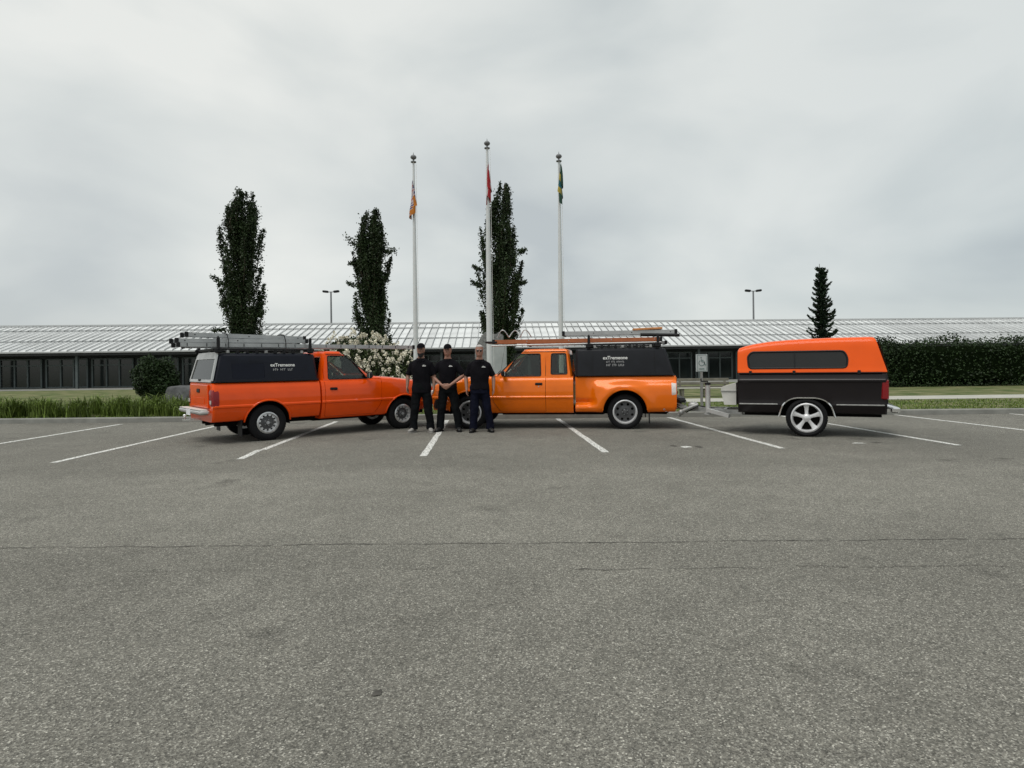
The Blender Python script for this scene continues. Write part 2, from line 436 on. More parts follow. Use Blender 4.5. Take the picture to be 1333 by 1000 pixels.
def remesh(mb, voxel, smooth_it=2):
    o = bpy.data.objects.new('tmp', mb.mesh('r')); COL.objects.link(o)
    md = o.modifiers.new('r', 'REMESH'); md.mode = 'VOXEL'; md.voxel_size = voxel; md.use_smooth_shade = True
    if smooth_it:
        s = o.modifiers.new('s', 'SMOOTH'); s.iterations = smooth_it; s.factor = 0.5
    bpy.context.view_layer.update()
    r = bpy.data.meshes.new_from_object(o.evaluated_get(bpy.context.evaluated_depsgraph_get()))
    d = o.data; bpy.data.objects.remove(o); bpy.data.meshes.remove(d)
    return r
def interp(tab, x):
    if x <= tab[0][0]: return tab[0][1]
    for (a, b), (c, d) in zip(tab, tab[1:]):
        if x <= c: return b + (d - b) * (x - a) / (c - a)
    return tab[-1][1]
def text_mesh(s, size, bold=0.0):
    cu = bpy.data.curves.new('t', 'FONT'); cu.body = s; cu.size = size; cu.extrude = 0.0015; cu.align_x = 'CENTER'; cu.offset = bold
    o = bpy.data.objects.new('t', cu); COL.objects.link(o); bpy.context.view_layer.update()
    me = bpy.data.meshes.new_from_object(o.evaluated_get(bpy.context.evaluated_depsgraph_get()))
    bpy.data.objects.remove(o); bpy.data.curves.remove(cu)
    return me
def quads(name, C, U, V, m, parent=None, kind=None, smooth=False):
    n = len(C)
    P = np.empty((n, 4, 3), np.float32)
    P[:, 0] = C - U * .5; P[:, 1] = C + V * .5 * 0.9; P[:, 2] = C + U * .5; P[:, 3] = C - V * .5 * 0.9
    me = bpy.data.meshes.new(name)
    me.vertices.add(n * 4); me.vertices.foreach_set('co', P.reshape(-1))
    me.loops.add(n * 4); me.loops.foreach_set('vertex_index', np.arange(n * 4, dtype=np.int32))
    me.polygons.add(n); me.polygons.foreach_set('loop_start', np.arange(n, dtype=np.int32) * 4)
    me.update(calc_edges=True)
    return link(name, me, m, parent, None, kind)
def rand_leaves(C, size, flat=0.0):
    n = len(C)
    a = rng.normal(size=(n, 3)); a[:, 2] *= (1 - flat); a /= np.linalg.norm(a, axis=1)[:, None]
    b = rng.normal(size=(n, 3)); b -= a * (a * b).sum(1)[:, None]; b /= np.linalg.norm(b, axis=1)[:, None]
    s = size * rng.uniform(.6, 1.3, (n, 1))
    return a * s, b * s * .7

# ------------------------------------------------------------------ ground, kerb, paths
def sheet(name, x0, x1, y0, y1, z, m, nx=1, ny=1):
    mb = MB(); vs = []; f = []
    for j in range(ny + 1):
        for i in range(nx + 1): vs.append((x0 + (x1 - x0) * i / nx, y0 + (y1 - y0) * j / ny, z))
    for j in range(ny):
        for i in range(nx):
            a = j * (nx + 1) + i; f.append((a, a + 1, a + nx + 2, a + nx + 1))
    mb.add(vs, f); o = obj(name, mb, m); o['kind'] = 'structure'; return o
sheet('ground', -900, 900, -300, 1500, -0.012, 'terrain')
def ky(x): return 15.62 - 0.03 * x
mb = MB(); mb.add([(-70, -40, 0), (70, -40, 0), (70, ky(70), 0), (-70, ky(-70), 0)], [(0, 1, 2, 3)])
obj('car_park', mb, 'asphalt', kind='structure')
mb = MB()
xs = np.linspace(-70, 70, 71)
rings = []
for x in xs:
    y = ky(x)
    rings.append([(x, y, -0.02), (x, y + .005, 0.11), (x, y + .03, 0.13), (x, y + .15, 0.13), (x, y + .15, -0.02)])
mb.loft(rings, True)
obj('kerb', mb, 'kerb', kind='structure')
mb = MB(); mb.add([(-70, ky(-70) + .15, .09), (70, ky(70) + .15, .09), (70, 45.4, .09), (-70, 45.4, .09)], [(0, 1, 2, 3)])
obj('lawn', mb, 'lawn', kind='structure')
sheet('footpath', -70, 70, 20.0, 21.9, 0.097, 'concrete')
sheet('forecourt', -70, 70, 40.0, 46.6, 0.094, 'kerb')

# painted lines and worn paint patches (flat paint, 4 mm proud)
def stripe(a, b, w, name='painted_line', m='roadpaint', z=0.004, wob=0.0, seg=1):
    a = Vector((*a, 0)); b = Vector((*b, 0)); d = (b - a).normalized(); n = Vector((-d.y, d.x, 0)) * w / 2
    mb = MB(); vs = []
    for i in range(seg + 1):
        p = a.lerp(b, i / seg); k = 1 + (random.uniform(-wob, wob) if wob else 0)
        q = Vector((random.uniform(-wob, wob), random.uniform(-wob, wob), 0)) * w * 2 if wob else Vector()
        vs += [p + n * k + q + Vector((0, 0, z)), p - n * k + q + Vector((0, 0, z))]
    mb.add(vs, [(2 * i, 2 * i + 1, 2 * i + 3, 2 * i + 2) for i in range(seg)])
    return obj(name, mb, m, kind='structure')
for (x, y) in ((-9.9, 9.0), (-7.15, 9.1), (-1.7, 9.31), (1.08, 9.47), (3.87, 9.65), (6.72, 9.75), (9.5, 9.9), (12.3, 10.0)):
    stripe((x, y), (x - .085 * 6.1, 15.45), 0.11, wob=0.03, seg=24)
stripe((-4.44, 9.23), (-4.60, 10.25), 0.11, wob=0.03, seg=5)
stripe((-4.55, 10.25), (-5.0, 15.45), 0.11, wob=0.03, seg=18)
def blob(name, c, rx, ry, m, z=0.004):
    mb = MB(); n = 14; vs = []
    for i in range(n):
        a = 2 * PI * i / n; k = random.uniform(.6, 1.15); vs.append((c[0] + rx * k * math.cos(a), c[1] + ry * k * math.sin(a), z))
    mb.add(vs, [tuple(range(n))]); return obj(name, mb, m, kind='structure')
blob('paint_patch', (2.44, 9.97), .09, .12, 'roadpaint')
blob('tar_patch', (2.27, 10.12), .06, .12, 'crack'); blob('tar_patch', (2.64, 9.95), .06, .14, 'crack')
blob('paint_patch', (5.33, 10.15), .13, .07, 'roadpaint'); blob('tar_patch', (5.66, 10.2), .09, .05, 'crack')
blob('tar_patch', (-0.67, 2.56), .024, .03, 'crack')
# the two long cracks
def crack(name, x0, x1, y0, wid, gaps, amp, z=0.004):
    mb = MB(); x = x0
    y = y0
    while x < x1:
        L_ = random.uniform(.25, 1.2)
        pts = []
        n = int(L_ / .03) + 2
        for i in range(n):
            xx = x + L_ * i / (n - 1); yy = y0 - .012 * (xx) + amp * noise.noise(Vector((xx * 3.0, y0, 0))) + amp * .5 * noise.noise(Vector((xx * 17, y0, 3)))
            ww = wid * (0.35 + 0.8 * abs(noise.noise(Vector((xx * 8, y0, 7)))))* (1 if 0 < i < n - 1 else .1)
            pts.append((xx, yy, ww))
        vs = []
        for xx, yy, ww in pts: vs += [(xx, yy + ww, z), (xx, yy - ww, z)]
        mb.add(vs, [(2 * i, 2 * i + 1, 2 * i + 3, 2 * i + 2) for i in range(n - 1)])
        x += L_ + random.uniform(0, gaps)
    return obj(name, mb, 'crack', kind='structure')
crack('asphalt_crack', -8, 8, 4.69, .0080, .06, .025)
crack('asphalt_crack', 0.2, 8, 4.08, .006, .35, .05)
crack('asphalt_crack', -7, -.2, 4.12, .003, 1.2, .06)

# ------------------------------------------------------------------ building behind
B = thing('long_building', 'long low building with pale seamed metal roof and dark glazed front behind the lawn', 'building', (0, 45, 0), R(3.5))
X0, X1, ST = -46.0, 52.0, 0.55
def zroof(y): return 2.72 + (y) * (4.83 - 2.72) / 7.0
mb = MB()
def strip_panel():
    mb = MB(); w = ST
    for (a, b, up) in ((0, 2.55, 0.0), (2.55, 5.6, 0.05), (5.6, 7.0, 0.10)):
        za, zb = zroof(a) + up, zroof(b) + up
        mb.add([(0.03, a, za), (w - .012, a, za), (w - .012, b, zb), (.03, b, zb), (0.03, a, za - .05), (w - .012, a, za - .05)],
               [(0, 1, 2, 3), (4, 5, 1, 0)])
    mb.add([(0, 0, zroof(0) + .02), (.03, 0, zroof(0) + .02), (.03, 7, zroof(7) + .15), (0, 7, zroof(7) + .15), (0, 0, zroof(0) + .10), (.03, 0, zroof(0) + .10), (.03, 7, zroof(7) + .20), (0, 7, zroof(7) + .20)],
           [(0, 1, 5, 4), (4, 5, 6, 7), (1, 2, 6, 5), (0, 4, 7, 3)], 1)
    for y, up in ((2.55, 0.05), (5.6, 0.10)):
        mb.box((w / 2, y, zroof(y) + up + .02), (w, .10, .05), None, 1)
    return mb
pm = strip_panel().mesh('roof_panel'); pm.materials.append(M['roof']); pm.materials.append(M['seam'])
n = int((X1 - X0) / ST)
for i in range(n):
    o = bpy.data.objects.new('roof_panel', pm); COL.objects.link(o); o.parent = B; o.location = (X0 + i * ST, 0, 0)
mb = MB(); mb.box(((X0 + X1) / 2, 7.05, zroof(7) + .16), (X1 - X0 + .4, .35, .14)); obj('ridge_cap', mb, 'seam', B)
mb = MB(); mb.add([(X0, 7.2, zroof(7) + .1), (X1, 7.2, zroof(7) + .1), (X1, 20, 2.7), (X0, 20, 2.7)], [(0, 1, 2, 3)])
obj('rear_roof', mb, 'roof', B)
mb = MB(); XC = (X0 + X1) / 2; mb.box((XC, 0.04, 2.55), (X1 - X0, .12, .24)); mb.box((XC, .86, 2.45), (X1 - X0, 1.5, .05)); obj('fascia', mb, 'fascia', B)
mb = MB(); mb.box((XC, 2.0, 1.25), (X1 - X0, .25, 2.4)); mb.box((XC, 19.9, 1.3), (X1 - X0 - .01, .2, 2.6)); mb.box((X0 + .1, 11, 1.3), (.2, 18, 2.6)); mb.box((X1 - .1, 11, 1.3), (.2, 18, 2.6))
obj('wall', mb, 'wall', B)
mb = MB(); mb.box(((X0 + X1) / 2, -.07, 2.66), (X1 - X0, .10, .10)); obj('gutter', mb, 'seam', B)
# window bays with frames, mullions and panes
fm = MB(); pnm = MB()
bw = 3.2
for x in (0, 1.0, 1.9, bw - .35): fm.box((x, -.06, 1.15), (.10, .10, 2.1))
for z in (.16, 1.75, 2.2): fm.box(((bw - .35) / 2, -.05, z), (bw - .35, .08, .09))
pnm.box(((bw - .35) / 2, -.015, 1.18), (bw - .35, .02, 2.0))
fme = fm.mesh('frame'); fme.materials.append(M['frame']); pme = pnm.mesh('pane'); pme.materials.append(M['pane'])
x = X0 + 1.0
while x < X1 - 3:
    w_ = bpy.data.objects.new('window', pme); COL.objects.link(w_); w_.parent = B; w_.location = (x, 1.85, 0)
    fr = bpy.data.objects.new('frame', fme); COL.objects.link(fr); fr.parent = w_
    x += bw
cm = MB(); cm.box((0, 0, 1.25), (.16, .16, 2.4)); cme = cm.mesh('column'); cme.materials.append(M['frame'])
x = X0 + .8
while x < X1:
    o = bpy.data.objects.new('column', cme); COL.objects.link(o); o.parent = B; o.location = (x, .45, 0); x += bw * 2

# ------------------------------------------------------------------ street lamps, flagpoles, sign, bench
def lamp(x, y, h, label):
    t = thing('parking_lamp', label, 'lamp post', (x, y, 0), 0, 'parking lamps beyond the roof')
    mb = MB(); mb.tube([(0, 0, 0), (0, 0, h)], [.13, .09], 10); obj('pole', mb, 'lamp_grey', t, 40)
    mb = MB(); mb.bar((-.75, 0, h - .03), (.75, 0, h - .03), .08); obj('cross_arm', mb, 'lamp_grey', t)
    for s in (-1, 1):
        mb = MB(); mb.box((s * .62, 0, h + .02), (.62, .4, .24), Matrix.Rotation(s * R(-6), 3, 'Y'), 0, .05); obj('lamp_head', mb, 'black', t)
lamp(-23.1, 70, 10.0, 'grey double headed lamp post rising behind the roof, between the two left poplars')
lamp(25.0, 70, 9.5, 'grey double headed lamp post behind the roof, left of the small spruce')

def flag_mesh(cell, fold, drop, seed, side=1):
    # a flag hanging slack down its pole: hoist edge on the pole, the fly folded and fallen
    na, nb = 40, 22
    vs = []; f = []; mi = []
    for j in range(nb + 1):
        b = j / nb
        for i in range(na + 1):
            a = i / na
            env = math.sin(min(a * 3, 1) * PI / 2)
            ph = a * 15 + seed
            x = .05 * (1 if side > 0 else -.3) + side * env * fold * (math.sin(ph) * .75 + .25 * math.sin(ph * .43 + b * 2 + seed)) * (0.55 + .6 * b)
            y = -.09 * env * math.cos(ph + .6) * (0.6 + .5 * b) - 0.05
            z = -b * .72 - a * drop * (1 - .15 * b) - .03 * math.sin(b * 9 + a * 5)
            vs.append((x, y, z))
    for j in range(nb):
        for i in range(na):
            k = j * (na + 1) + i
            f.append((k, k + 1, k + na + 2, k + na + 1)); mi.append(cell((i + .5) / na, (j + .5) / nb))
    mb = MB(); mb.add(vs, f); mb.mi = mi; return mb
def cell_bc(a, b):
    if b < .42: # union flag half, crown implied by the gold mark
        if abs(a - .5) < .06 and abs(b - .21) < .09: return 3
        if abs(a - .5) < .05 or abs(b - .21) < .04: return 0
        if abs(a - .5) < .12 or abs(b - .21) < .10: return 1
        return 1 if abs(abs(a - .5) - abs(b - .21) * 2) < .07 else 2
    r = math.hypot((a - .5) * 1.2, b - 1.0)
    if r < .50 + .08 * math.cos(math.atan2(1 - b, a - .5) * 14): return 3
    return 2 if int((b + .02 * math.sin(a * 18)) * 11) % 2 else 1
def cell_ca(a, b):
    if a < .32 or a > .66: return 0
    x, y = abs(a - .5) * 4, (b - .5) * 2.4
    leaf = (x < .12 and y < .75) or (x + abs(y + .1) * .8 < .5) or (abs(y - .05) < .16 and x < .7)
    return 0 if leaf else 1
def cell_3(a, b):
    if a < .36: return 0
    if a < .62: return 1 if abs(b - .5) > .12 else 2
    return 2 if a < .86 else 0
def flagpole(x, h, r0, fl, zt, cellf, mats, fold, seed, label, flabel, fs=1):
    t = thing('flagpole', label, 'flagpole', (x, 20, 0), 0, 'flagpoles in front of the building')
    mb = MB(); mb.tube([(0, 0, .09), (0, 0, h * .45), (0, 0, h * .75), (0, 0, h)], [r0, r0 * .86, r0 * .6, r0 * .38], 14); obj('pole', mb, 'pole', t, 40)
    mb = MB(); mb.lathe([(.09, h + .0), (.09, h + .03), (.03, h + .05), (.02, h + .10)], 12, 'z'); obj('truck_cap', mb, 'lamp_grey', t, 40)
    mb = MB(); mb.ball((0, 0, h + .17), (.10, .10, .075), 12, 8); mb.tube([(0, 0, h + .2), (0, 0, h + .33)], [.02, .004], 8); obj('finial', mb, 'lamp_grey', t, 60)
    mb = MB(); mb.lathe([(r0 + .09, .09), (r0 + .09, .12), (r0 + .02, .20), (r0 + .005, .22)], 16, 'z'); obj('base_collar', mb, 'pole', t, 40)
    mb = MB(); mb.tube([(r0 + .03, -.02, 1.3), (r0 * .4 + .05, -.02, h - .05)], .006, 5); obj('halyard', mb, 'white', t)
    f = flag_mesh(cellf, fold, fl, seed, fs)
    o = obj('flag', f, mats, None, 70); o.location = (x, 20 - .03, zt); tag(o, flabel, 'flag', 'flags on the flagpoles')
flagpole(-3.86, 8.0, .085, .62, 7.42, cell_bc, ['f_red', 'f_white', 'f_blue', 'f_gold'], .13, 0.3, 'left flagpole of three, white, with a gold and blue flag', 'limp gold, red and blue flag hanging on the left pole', -1)
flagpole(-1.46, 8.42, .105, .80, 7.98, cell_ca, ['f_red', 'f_white'], .085, 2.1, 'tallest middle flagpole of three, white and thick, beside the stone monument', 'limp red and white flag hanging on the tallest middle pole')
flagpole(0.87, 7.97, .085, .85, 8.0, cell_3, ['f_green', 'f_yellow', 'f_teal'], .10, 4.0, 'right flagpole of three, white, with a green and yellow flag', 'limp green and yellow flag hanging on the right pole')

def stone_monument():
    t = thing('stone_monument', 'grey granite monument with uneven top behind the middle flagpole', 'monument', (-1.52, 21.45, 0))
    def slab(pts, y0, y1, nz, m, nm, sm=None):
        mb = MB(); n = len(pts)
        rings = []
        for k in range(5):
            y = y0 + (y1 - y0) * k / 4
            ins = .04 if k in (0, 4) else 0
            cx = sum(p[0] for p in pts) / n; cz = sum(p[1] for p in pts) / n
            rings.append([(cx + (p[0] - cx) * (1 - ins) + .02 * noise.noise(Vector((p[0] * 4, y * 4, p[1] * 4))), y, cz + (p[1] - cz) * (1 - ins * .6) + .02 * noise.noise(Vector((p[1] * 4, y * 6, 3)))) for p in pts])
        mb.loft(rings); return obj(nm, mb, m, t)
    slab([(-.56, .09), (-.13, .09), (-.12, 2.5), (-.2, 2.53), (-.3, 2.42), (-.42, 2.2), (-.55, 1.95)], -.15, .25, 0, 'stone', 'side_stone')
    slab([(-.10, .09), (.54, .09), (.54, 2.02), (.38, 2.10), (-.10, 2.10)], -.25, .2, 0, 'stone_pale', 'front_slab')
    slab([(-.10, 2.12), (.42, 2.12), (.44, 2.40), (.3, 2.52), (.18, 2.44), (.02, 2.47), (-.10, 2.55)], -.22, .2, 0, 'stone', 'top_stone')
    mb = MB(); mb.box((0, 0, .12), (1.5, .9, .12), None, 0, .03); obj('plinth', mb, 'kerb', t)
stone_monument()

def reserved_sign():
    t = thing('parking_sign', 'small white accessible parking sign on a grey post between the orange truck and the trailer', 'sign', (4.50, 16.6, 0))
    mb = MB(); mb.box((0, 0, .78), (.06, .06, 1.62)); obj('post', mb, 'galv', t)
    mb = MB(); mb.box((0, -.04, 1.36), (.31, .008, .47), None, 0, .003); obj('sign_plate', mb, 'sign_white', t)
    mb = MB(); mb.box((-.11, -.046, 1.36), (.012, .003, .40)); mb.box((.125, -.046, 1.36), (.012, .003, .40)); mb.box((0, -.046, 1.575), (.25, .003, .012)); mb.box((0, -.046, 1.145), (.25, .003, .012)); obj('border', mb, 'sign_green', t)
    mb = MB()
    y = -.047
    n = 20  # wheelchair emblem: wheel arc, back, seat, leg, head
    pts = [(.0 + .075 * math.cos(a), y, 1.36 + .075 * math.sin(a)) for a in np.linspace(R(120), R(400), 20)]
    for a, b in zip(pts, pts[1:]): mb.bar(a, b, .018, .003, 0, (0, 1, 0))
    for a, b in (((-.01, y, 1.47), (0, y, 1.39)), ((0, y, 1.39), (.065, y, 1.385)), ((.065, y, 1.385), (.095, y, 1.30)), ((-.005, y, 1.43), (.05, y, 1.43)), ((.095, y, 1.30), (.115, y, 1.31))): mb.bar(a, b, .022, .003, 0, (0, 1, 0))
    mb.lathe([(.001, -.0015), (.02, -.0015), (.02, .0015), (.001, .0015)], 12, 'y', (-.015, y, 1.505))
    obj('emblem', mb, 'sign_green', t)
    mb = MB(); mb.box((0, -.046, 1.20), (.14, .003, .03)); obj('lettering', mb, 'sign_green', t)
reserved_sign()

def bench(x, y):
    t = thing('park_bench', 'weathered timber bench on the lawn between the orange truck and the trailer', 'bench', (x, y, .09))
    for z, d in ((.64, .10), (.50, .10), (.36, .10)):
        mb = MB(); mb.box((0, .25 + (z - .4) * .25, z), (2.0, .035, d), None, 0, .008); obj('back_slat', mb, 'bench', t)
    for k in range(3):
        mb = MB(); mb.box((0, -.18 + k * .14, .33), (2.0, .11, .04), None, 0, .008); obj('seat_slat', mb, 'concrete', t)
    for s in (-.85, 0, .85):
        mb = MB(); mb.box((s, -.15, .15), (.08, .08, .32)); mb.bar((s, .24, 0), (s, .34, .68), .07); mb.box((s, .03, .28), (.06, .42, .06)); obj('leg_frame', mb, 'bench', t)
bench(6.35, 23)

# ------------------------------------------------------------------ boulder
def boulder(x, y, sx, sy, sz, label):
    bm = bmesh.new(); bmesh.ops.create_icosphere(bm, subdivisions=4, radius=1)
    for v in bm.verts:
        n_ = noise.noise(v.co * 1.3 + Vector((x, y, 0))) * .22 + noise.noise(v.co * 4) * .07
        q = v.co.normalized(); q = Vector([math.copysign(abs(c) ** .7, c) for c in q])
        v.co = Vector((q.x * sx, q.y * sy, max(q.z, -.4) * sz)) * (1 + n_)
    me = bpy.data.meshes.new('boulder'); bm.to_mesh(me); bm.free()
    o = link('boulder', me, 'boulder', None, 50); o.location = (x, y, sz * .35 + .09); tag(o, label, 'boulder')
boulder(-12.7, 22.3, .62, .5, .52, 'large dark grey boulder on the lawn behind the red orange pickup tail')

# ------------------------------------------------------------------ trees
def poplar(y, prof, label, seed, ztrunk=0.09, extra=()):
    r = np.random.default_rng(seed)
    zb = prof[-1][0]
    xc = (prof[-1][1] + prof[-1][2]) / 2
    t = thing('poplar_tree', label, 'tree', (xc, y, 0), 0, 'poplars in front of the building')
    zs = [p[0] for p in prof][::-1]; xl = [p[1] - xc for p in prof][::-1]; xr = [p[2] - xc for p in prof][::-1]
    zs = [1.2] + zs; xl = [xl[0] * .9] + xl; xr = [xr[0] * .9] + xr
    top = prof[0][0]
    def lr(z): return np.interp(z, zs, xl), np.interp(z, zs, xr)
    # trunk, ascending limbs, foliage carried along the limbs in upright sprays
    mb = MB(); mb.tube([(0, 0, 0.05), (.05, 0, 1.5), (0, .05, top * .5), ((lr(top)[0] + lr(top)[1]) / 2, 0, top * .985)], [.28, .22, .14, .015], 10); obj('trunk', mb, 'bark', t, 60)
    mb = MB(); Cc = []
    cxt = lambda z: (lr(z)[0] + lr(z)[1]) / 2
    for k in range(76):
        z0 = .3 + (top - 2.6) * r.uniform(0, 1) ** 1.25; z1 = min(z0 + r.uniform(1.9, 3.6), top * r.uniform(.955, 1.0))
        a = r.uniform(0, 2 * PI); l, rr = lr(z1); w = (rr - l) / 2 * r.uniform(.45, 1.22); zm = z0 + (z1 - z0) * .42; l2, r2 = lr(zm); wm = (r2 - l2) / 2 * .78 * w / max((rr - l) / 2, .05)
        p0 = Vector((cxt(z0) * .7, 0, z0)); p1 = Vector((cxt(zm) + math.cos(a) * wm, math.sin(a) * wm, zm)); p2 = Vector((cxt(z1) + math.cos(a) * w, math.sin(a) * w, z1))
        mb.tube([p0, p1, p2], [.05, .032, .008], 5)
        n_ = 15
        for q in range(n_):
            f = (q + r.uniform()) / n_
            if f < .12: continue
            c_ = (1 - f) ** 2 * p0 + 2 * f * (1 - f) * (p1 * 1.0) + f * f * p2 if False else (p0.lerp(p1, f / .42) if f < .42 else p1.lerp(p2, (f - .42) / .58))
            sg_ = (.165 - .115 * f ** 1.5) * r.uniform(.55, 1.35)
            m_ = int(58 - 26 * f)
            Cc.append(r.normal(size=(m_, 3)) * np.array([sg_, sg_, sg_ * 1.5]) + np.array(c_) + np.array([0, 0, sg_]))
    for k in range(150):     # shaded inside
        z = 1.0 + (top - 1.9) * r.uniform(); l, rr = lr(z); w = (rr - l) / 2 * (.40 if z > 6.5 else .62)
        Cc.append(r.normal(size=(34, 3)) * np.array([w * .5, w * .5, .3]) + np.array([(l + rr) / 2, 0, z]))
    obj('limb', mb, 'bark', t, None, 'stuff')
    for (x1, z1, x2, z2, wd) in extra:   # side twigs that stick out
        for k in range(9):
            f = k / 8; Cc.append(r.normal(size=(26, 3)) * np.array([wd, wd, wd * .8]) + np.array([x1 + (x2 - x1) * f - xc, r.normal() * .1, z1 + (z2 - z1) * f]))
    Cc = np.concatenate(Cc)
    Cc = Cc[(Cc[:, 2] < top + .1) & (Cc[:, 2] > .4)]
    U, V = rand_leaves(Cc, .125)
    quads('crown', Cc, U, V, 'leaf', t)
T1 = [(11.65, -16.81, -16.46), (11.07, -16.86, -15.89), (10.55, -17.42, -15.86), (9.41, -17.71, -15.65), (8.45, -17.9, -15.8), (7.49, -17.80, -15.63), (6.53, -17.75, -15.64), (5.56, -17.6, -15.7), (4.6, -17.45, -15.49), (3.64, -17.5, -15.59)]
T2 = [(10.37, -9.20, -8.90), (9.89, -9.70, -8.73), (8.75, -9.95, -8.55), (8.05, -10.0, -8.35), (7.39, -10.2, -8.25), (6.83, -10.15, -8.4), (6.04, -9.95, -8.4), (5.47, -10.0, -8.4), (4.51, -10.3, -8.30), (3.55, -10.1, -8.35), (3.15, -10.0, -8.35)]
T3 = [(11.94, -1.80, -1.35), (11.33, -2.1, -1.14), (10.45, -2.47, -0.85), (9.84, -2.8, -0.77), (8.88, -3.0, -0.83), (7.87, -2.95, -0.62), (6.91, -3.05, -0.62), (5.9, -3.1, -0.6), (4.94, -3.0, -0.74), (3.72, -2.95, -0.89), (3.1, -2.9, -0.98)]
poplar(35, T1, 'tall dark poplar behind the red orange pickup, leftmost of the three poplars', 3, extra=((-17.6, 6.1, -18.25, 6.6, .10), (-17.5, 5.3, -17.9, 5.0, .09), (-17.6, 3.6, -18.3, 3.55, .08), (-15.7, 4.4, -15.3, 4.6, .1)))
poplar(35, T2, 'shortest dark poplar above the white blossom shrub, between two poplars', 5, extra=((-9.8, 8.0, -10.5, 8.7, .13), (-9.9, 5.9, -10.65, 6.2, .08), (-8.45, 7.9, -7.95, 8.0, .13), (-10.0, 7.2, -10.45, 7.3, .1)))
poplar(35, T3, 'tallest dark poplar behind the middle flagpole, rightmost of the three poplars', 8, extra=((-3.0, 5.9, -3.45, 6.1, .09), (-3.0, 6.8, -3.4, 7.0, .06), (-.8, 7.8, -.5, 7.9, .09), (-.75, 6, -.5, 6.1, .08)))

def spruce(x, y, h, label):
    t = thing('spruce_tree', label, 'tree', (x, y, 0))
    r = np.random.default_rng(21)
    mb = MB(); mb.tube([(0, 0, .05), (0, 0, h * .6), (-.1, 0, h)], [.14, .08, .012], 8); obj('trunk', mb, 'bark', t, 60)
    C, U, V = [], [], []
    z = .6; k = 0
    for k in range(int(5200)):
        zz = .5 + (h - .9) * r.uniform(); ww = min(.25 * (h - zz), .20 + .035 * (h - zz)); a = r.uniform(0, 2 * PI); C.append(Vector((math.cos(a) * ww * r.uniform(), math.sin(a) * ww * r.uniform(), zz))); U.append(Vector((math.cos(a), math.sin(a), -.3)) * .13); V.append(Vector((-math.sin(a), math.cos(a), .2)) * .08)
    bm_ = MB()
    while z < h - .15:
        f = 1 - z / h
        Lb = min(.04 + .50 * (h - z), .30 + .095 * (h - z)) * r.uniform(.85, 1.15)
        nb = 11
        for b in range(nb):
            a = 2 * PI * b / nb + k * .5 + r.uniform(-.25, .25); ll = Lb * r.uniform(.5, 1.2)
            steps = max(6, int(ll / .045))
            dz_ = r.uniform(-.14, .14); prev = Vector((0, 0, z + dz_))
            for s in range(steps):
                q = (s + 1) / steps
                p = Vector((math.cos(a) * ll * q, math.sin(a) * ll * q, z + dz_ + .05 - .28 * ll * math.sin(q * PI * .75) + .30 * ll * q ** 3))
                for e_ in range(7):
                    d = Vector(r.normal(size=3)) * (.065 - .045 * q); d.z *= .5
                    C.append(p + d); dr = (p - prev).normalized() * .13 + Vector(r.normal(size=3)) * .05
                    U.append(dr); nn = dr.cross(Vector(r.normal(size=3))).normalized() * .075; V.append(nn)
                prev = p
            bm_.tube([(0, 0, z), prev], [.018, .005], 4)
        z += .40 * (0.55 + .6 * f); k += 1
    quads('crown', np.array(C), np.array(U), np.array(V), 'needle', t)
    obj('limb', bm_, 'bark', t, None, 'stuff')
spruce(15.45, 33, 6.6, 'small dark spruce with tiered branches behind the black and orange trailer')

def hedge(x0, x1, y, depth, h, label, name='hedge', m='hedge', dens=900, cat='hedge', leafs=.11, group=None):
    t = thing(name, label, cat, ((x0 + x1) / 2, y, .09), 0, group)
    L_ = x1 - x0; r = np.random.default_rng(int(abs(x0 * 10)))
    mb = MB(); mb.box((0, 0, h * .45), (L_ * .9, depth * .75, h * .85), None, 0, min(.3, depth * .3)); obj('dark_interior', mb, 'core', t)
    n = int(dens * L_ * (h + depth))
    P = r.uniform(-1, 1, (n, 3)); k = r.integers(0, 3, n)
    for i in range(3):
        P[k == i, i] = np.sign(P[k == i, i]) * r.uniform(.82, 1.04, (k == i).sum())
    P[:, 0] *= L_ / 2; P[:, 1] *= depth / 2; 
    hh = h * (1 + .06 * np.sin(P[:, 0] * 1.7) + .05 * np.sin(P[:, 0] * 4.3 + 1) + .03 * np.sin(P[:, 0] * 11 + P[:, 1] * 5))
    P[:, 2] = (P[:, 2] * .5 + .5) * hh
    P += r.normal(size=(n, 3)) * .05
    P = P[P[:, 2] > 0]
    U, V = rand_leaves(P, leafs)
    quads('foliage', P, U, V, m, t)
hedge(16.6, 29, 30, 1.6, 2.2, 'tall clipped dark green hedge right of the black and orange trailer', dens=420)
def round_bush(x, y, rx, rz, label, m='hedge', leafs=.09, n=9000, z0=.09):
    t = thing('round_bush', label, 'bush', (x, y, z0))
    r = np.random.default_rng(5)
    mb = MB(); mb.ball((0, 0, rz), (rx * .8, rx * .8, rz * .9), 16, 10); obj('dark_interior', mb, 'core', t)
    P = r.normal(size=(n, 3)); P /= np.linalg.norm(P, axis=1)[:, None]; P *= r.uniform(.82, 1.05, (n, 1)); P *= 1 + .16 * np.sin(P[:, :1] * 6 + 1) * np.sin(P[:, 2:] * 5) + .07 * np.sin(P[:, :1] * 17) * np.sin(P[:, 2:] * 14)
    P *= np.array([rx, rx, rz]); P[:, 2] += rz
    U, V = rand_leaves(P, leafs); quads('foliage', P, U, V, m, t)
round_bush(-15.4, 25, .78, .88, 'round dark green bush in front of the building, left of the grey boulder')

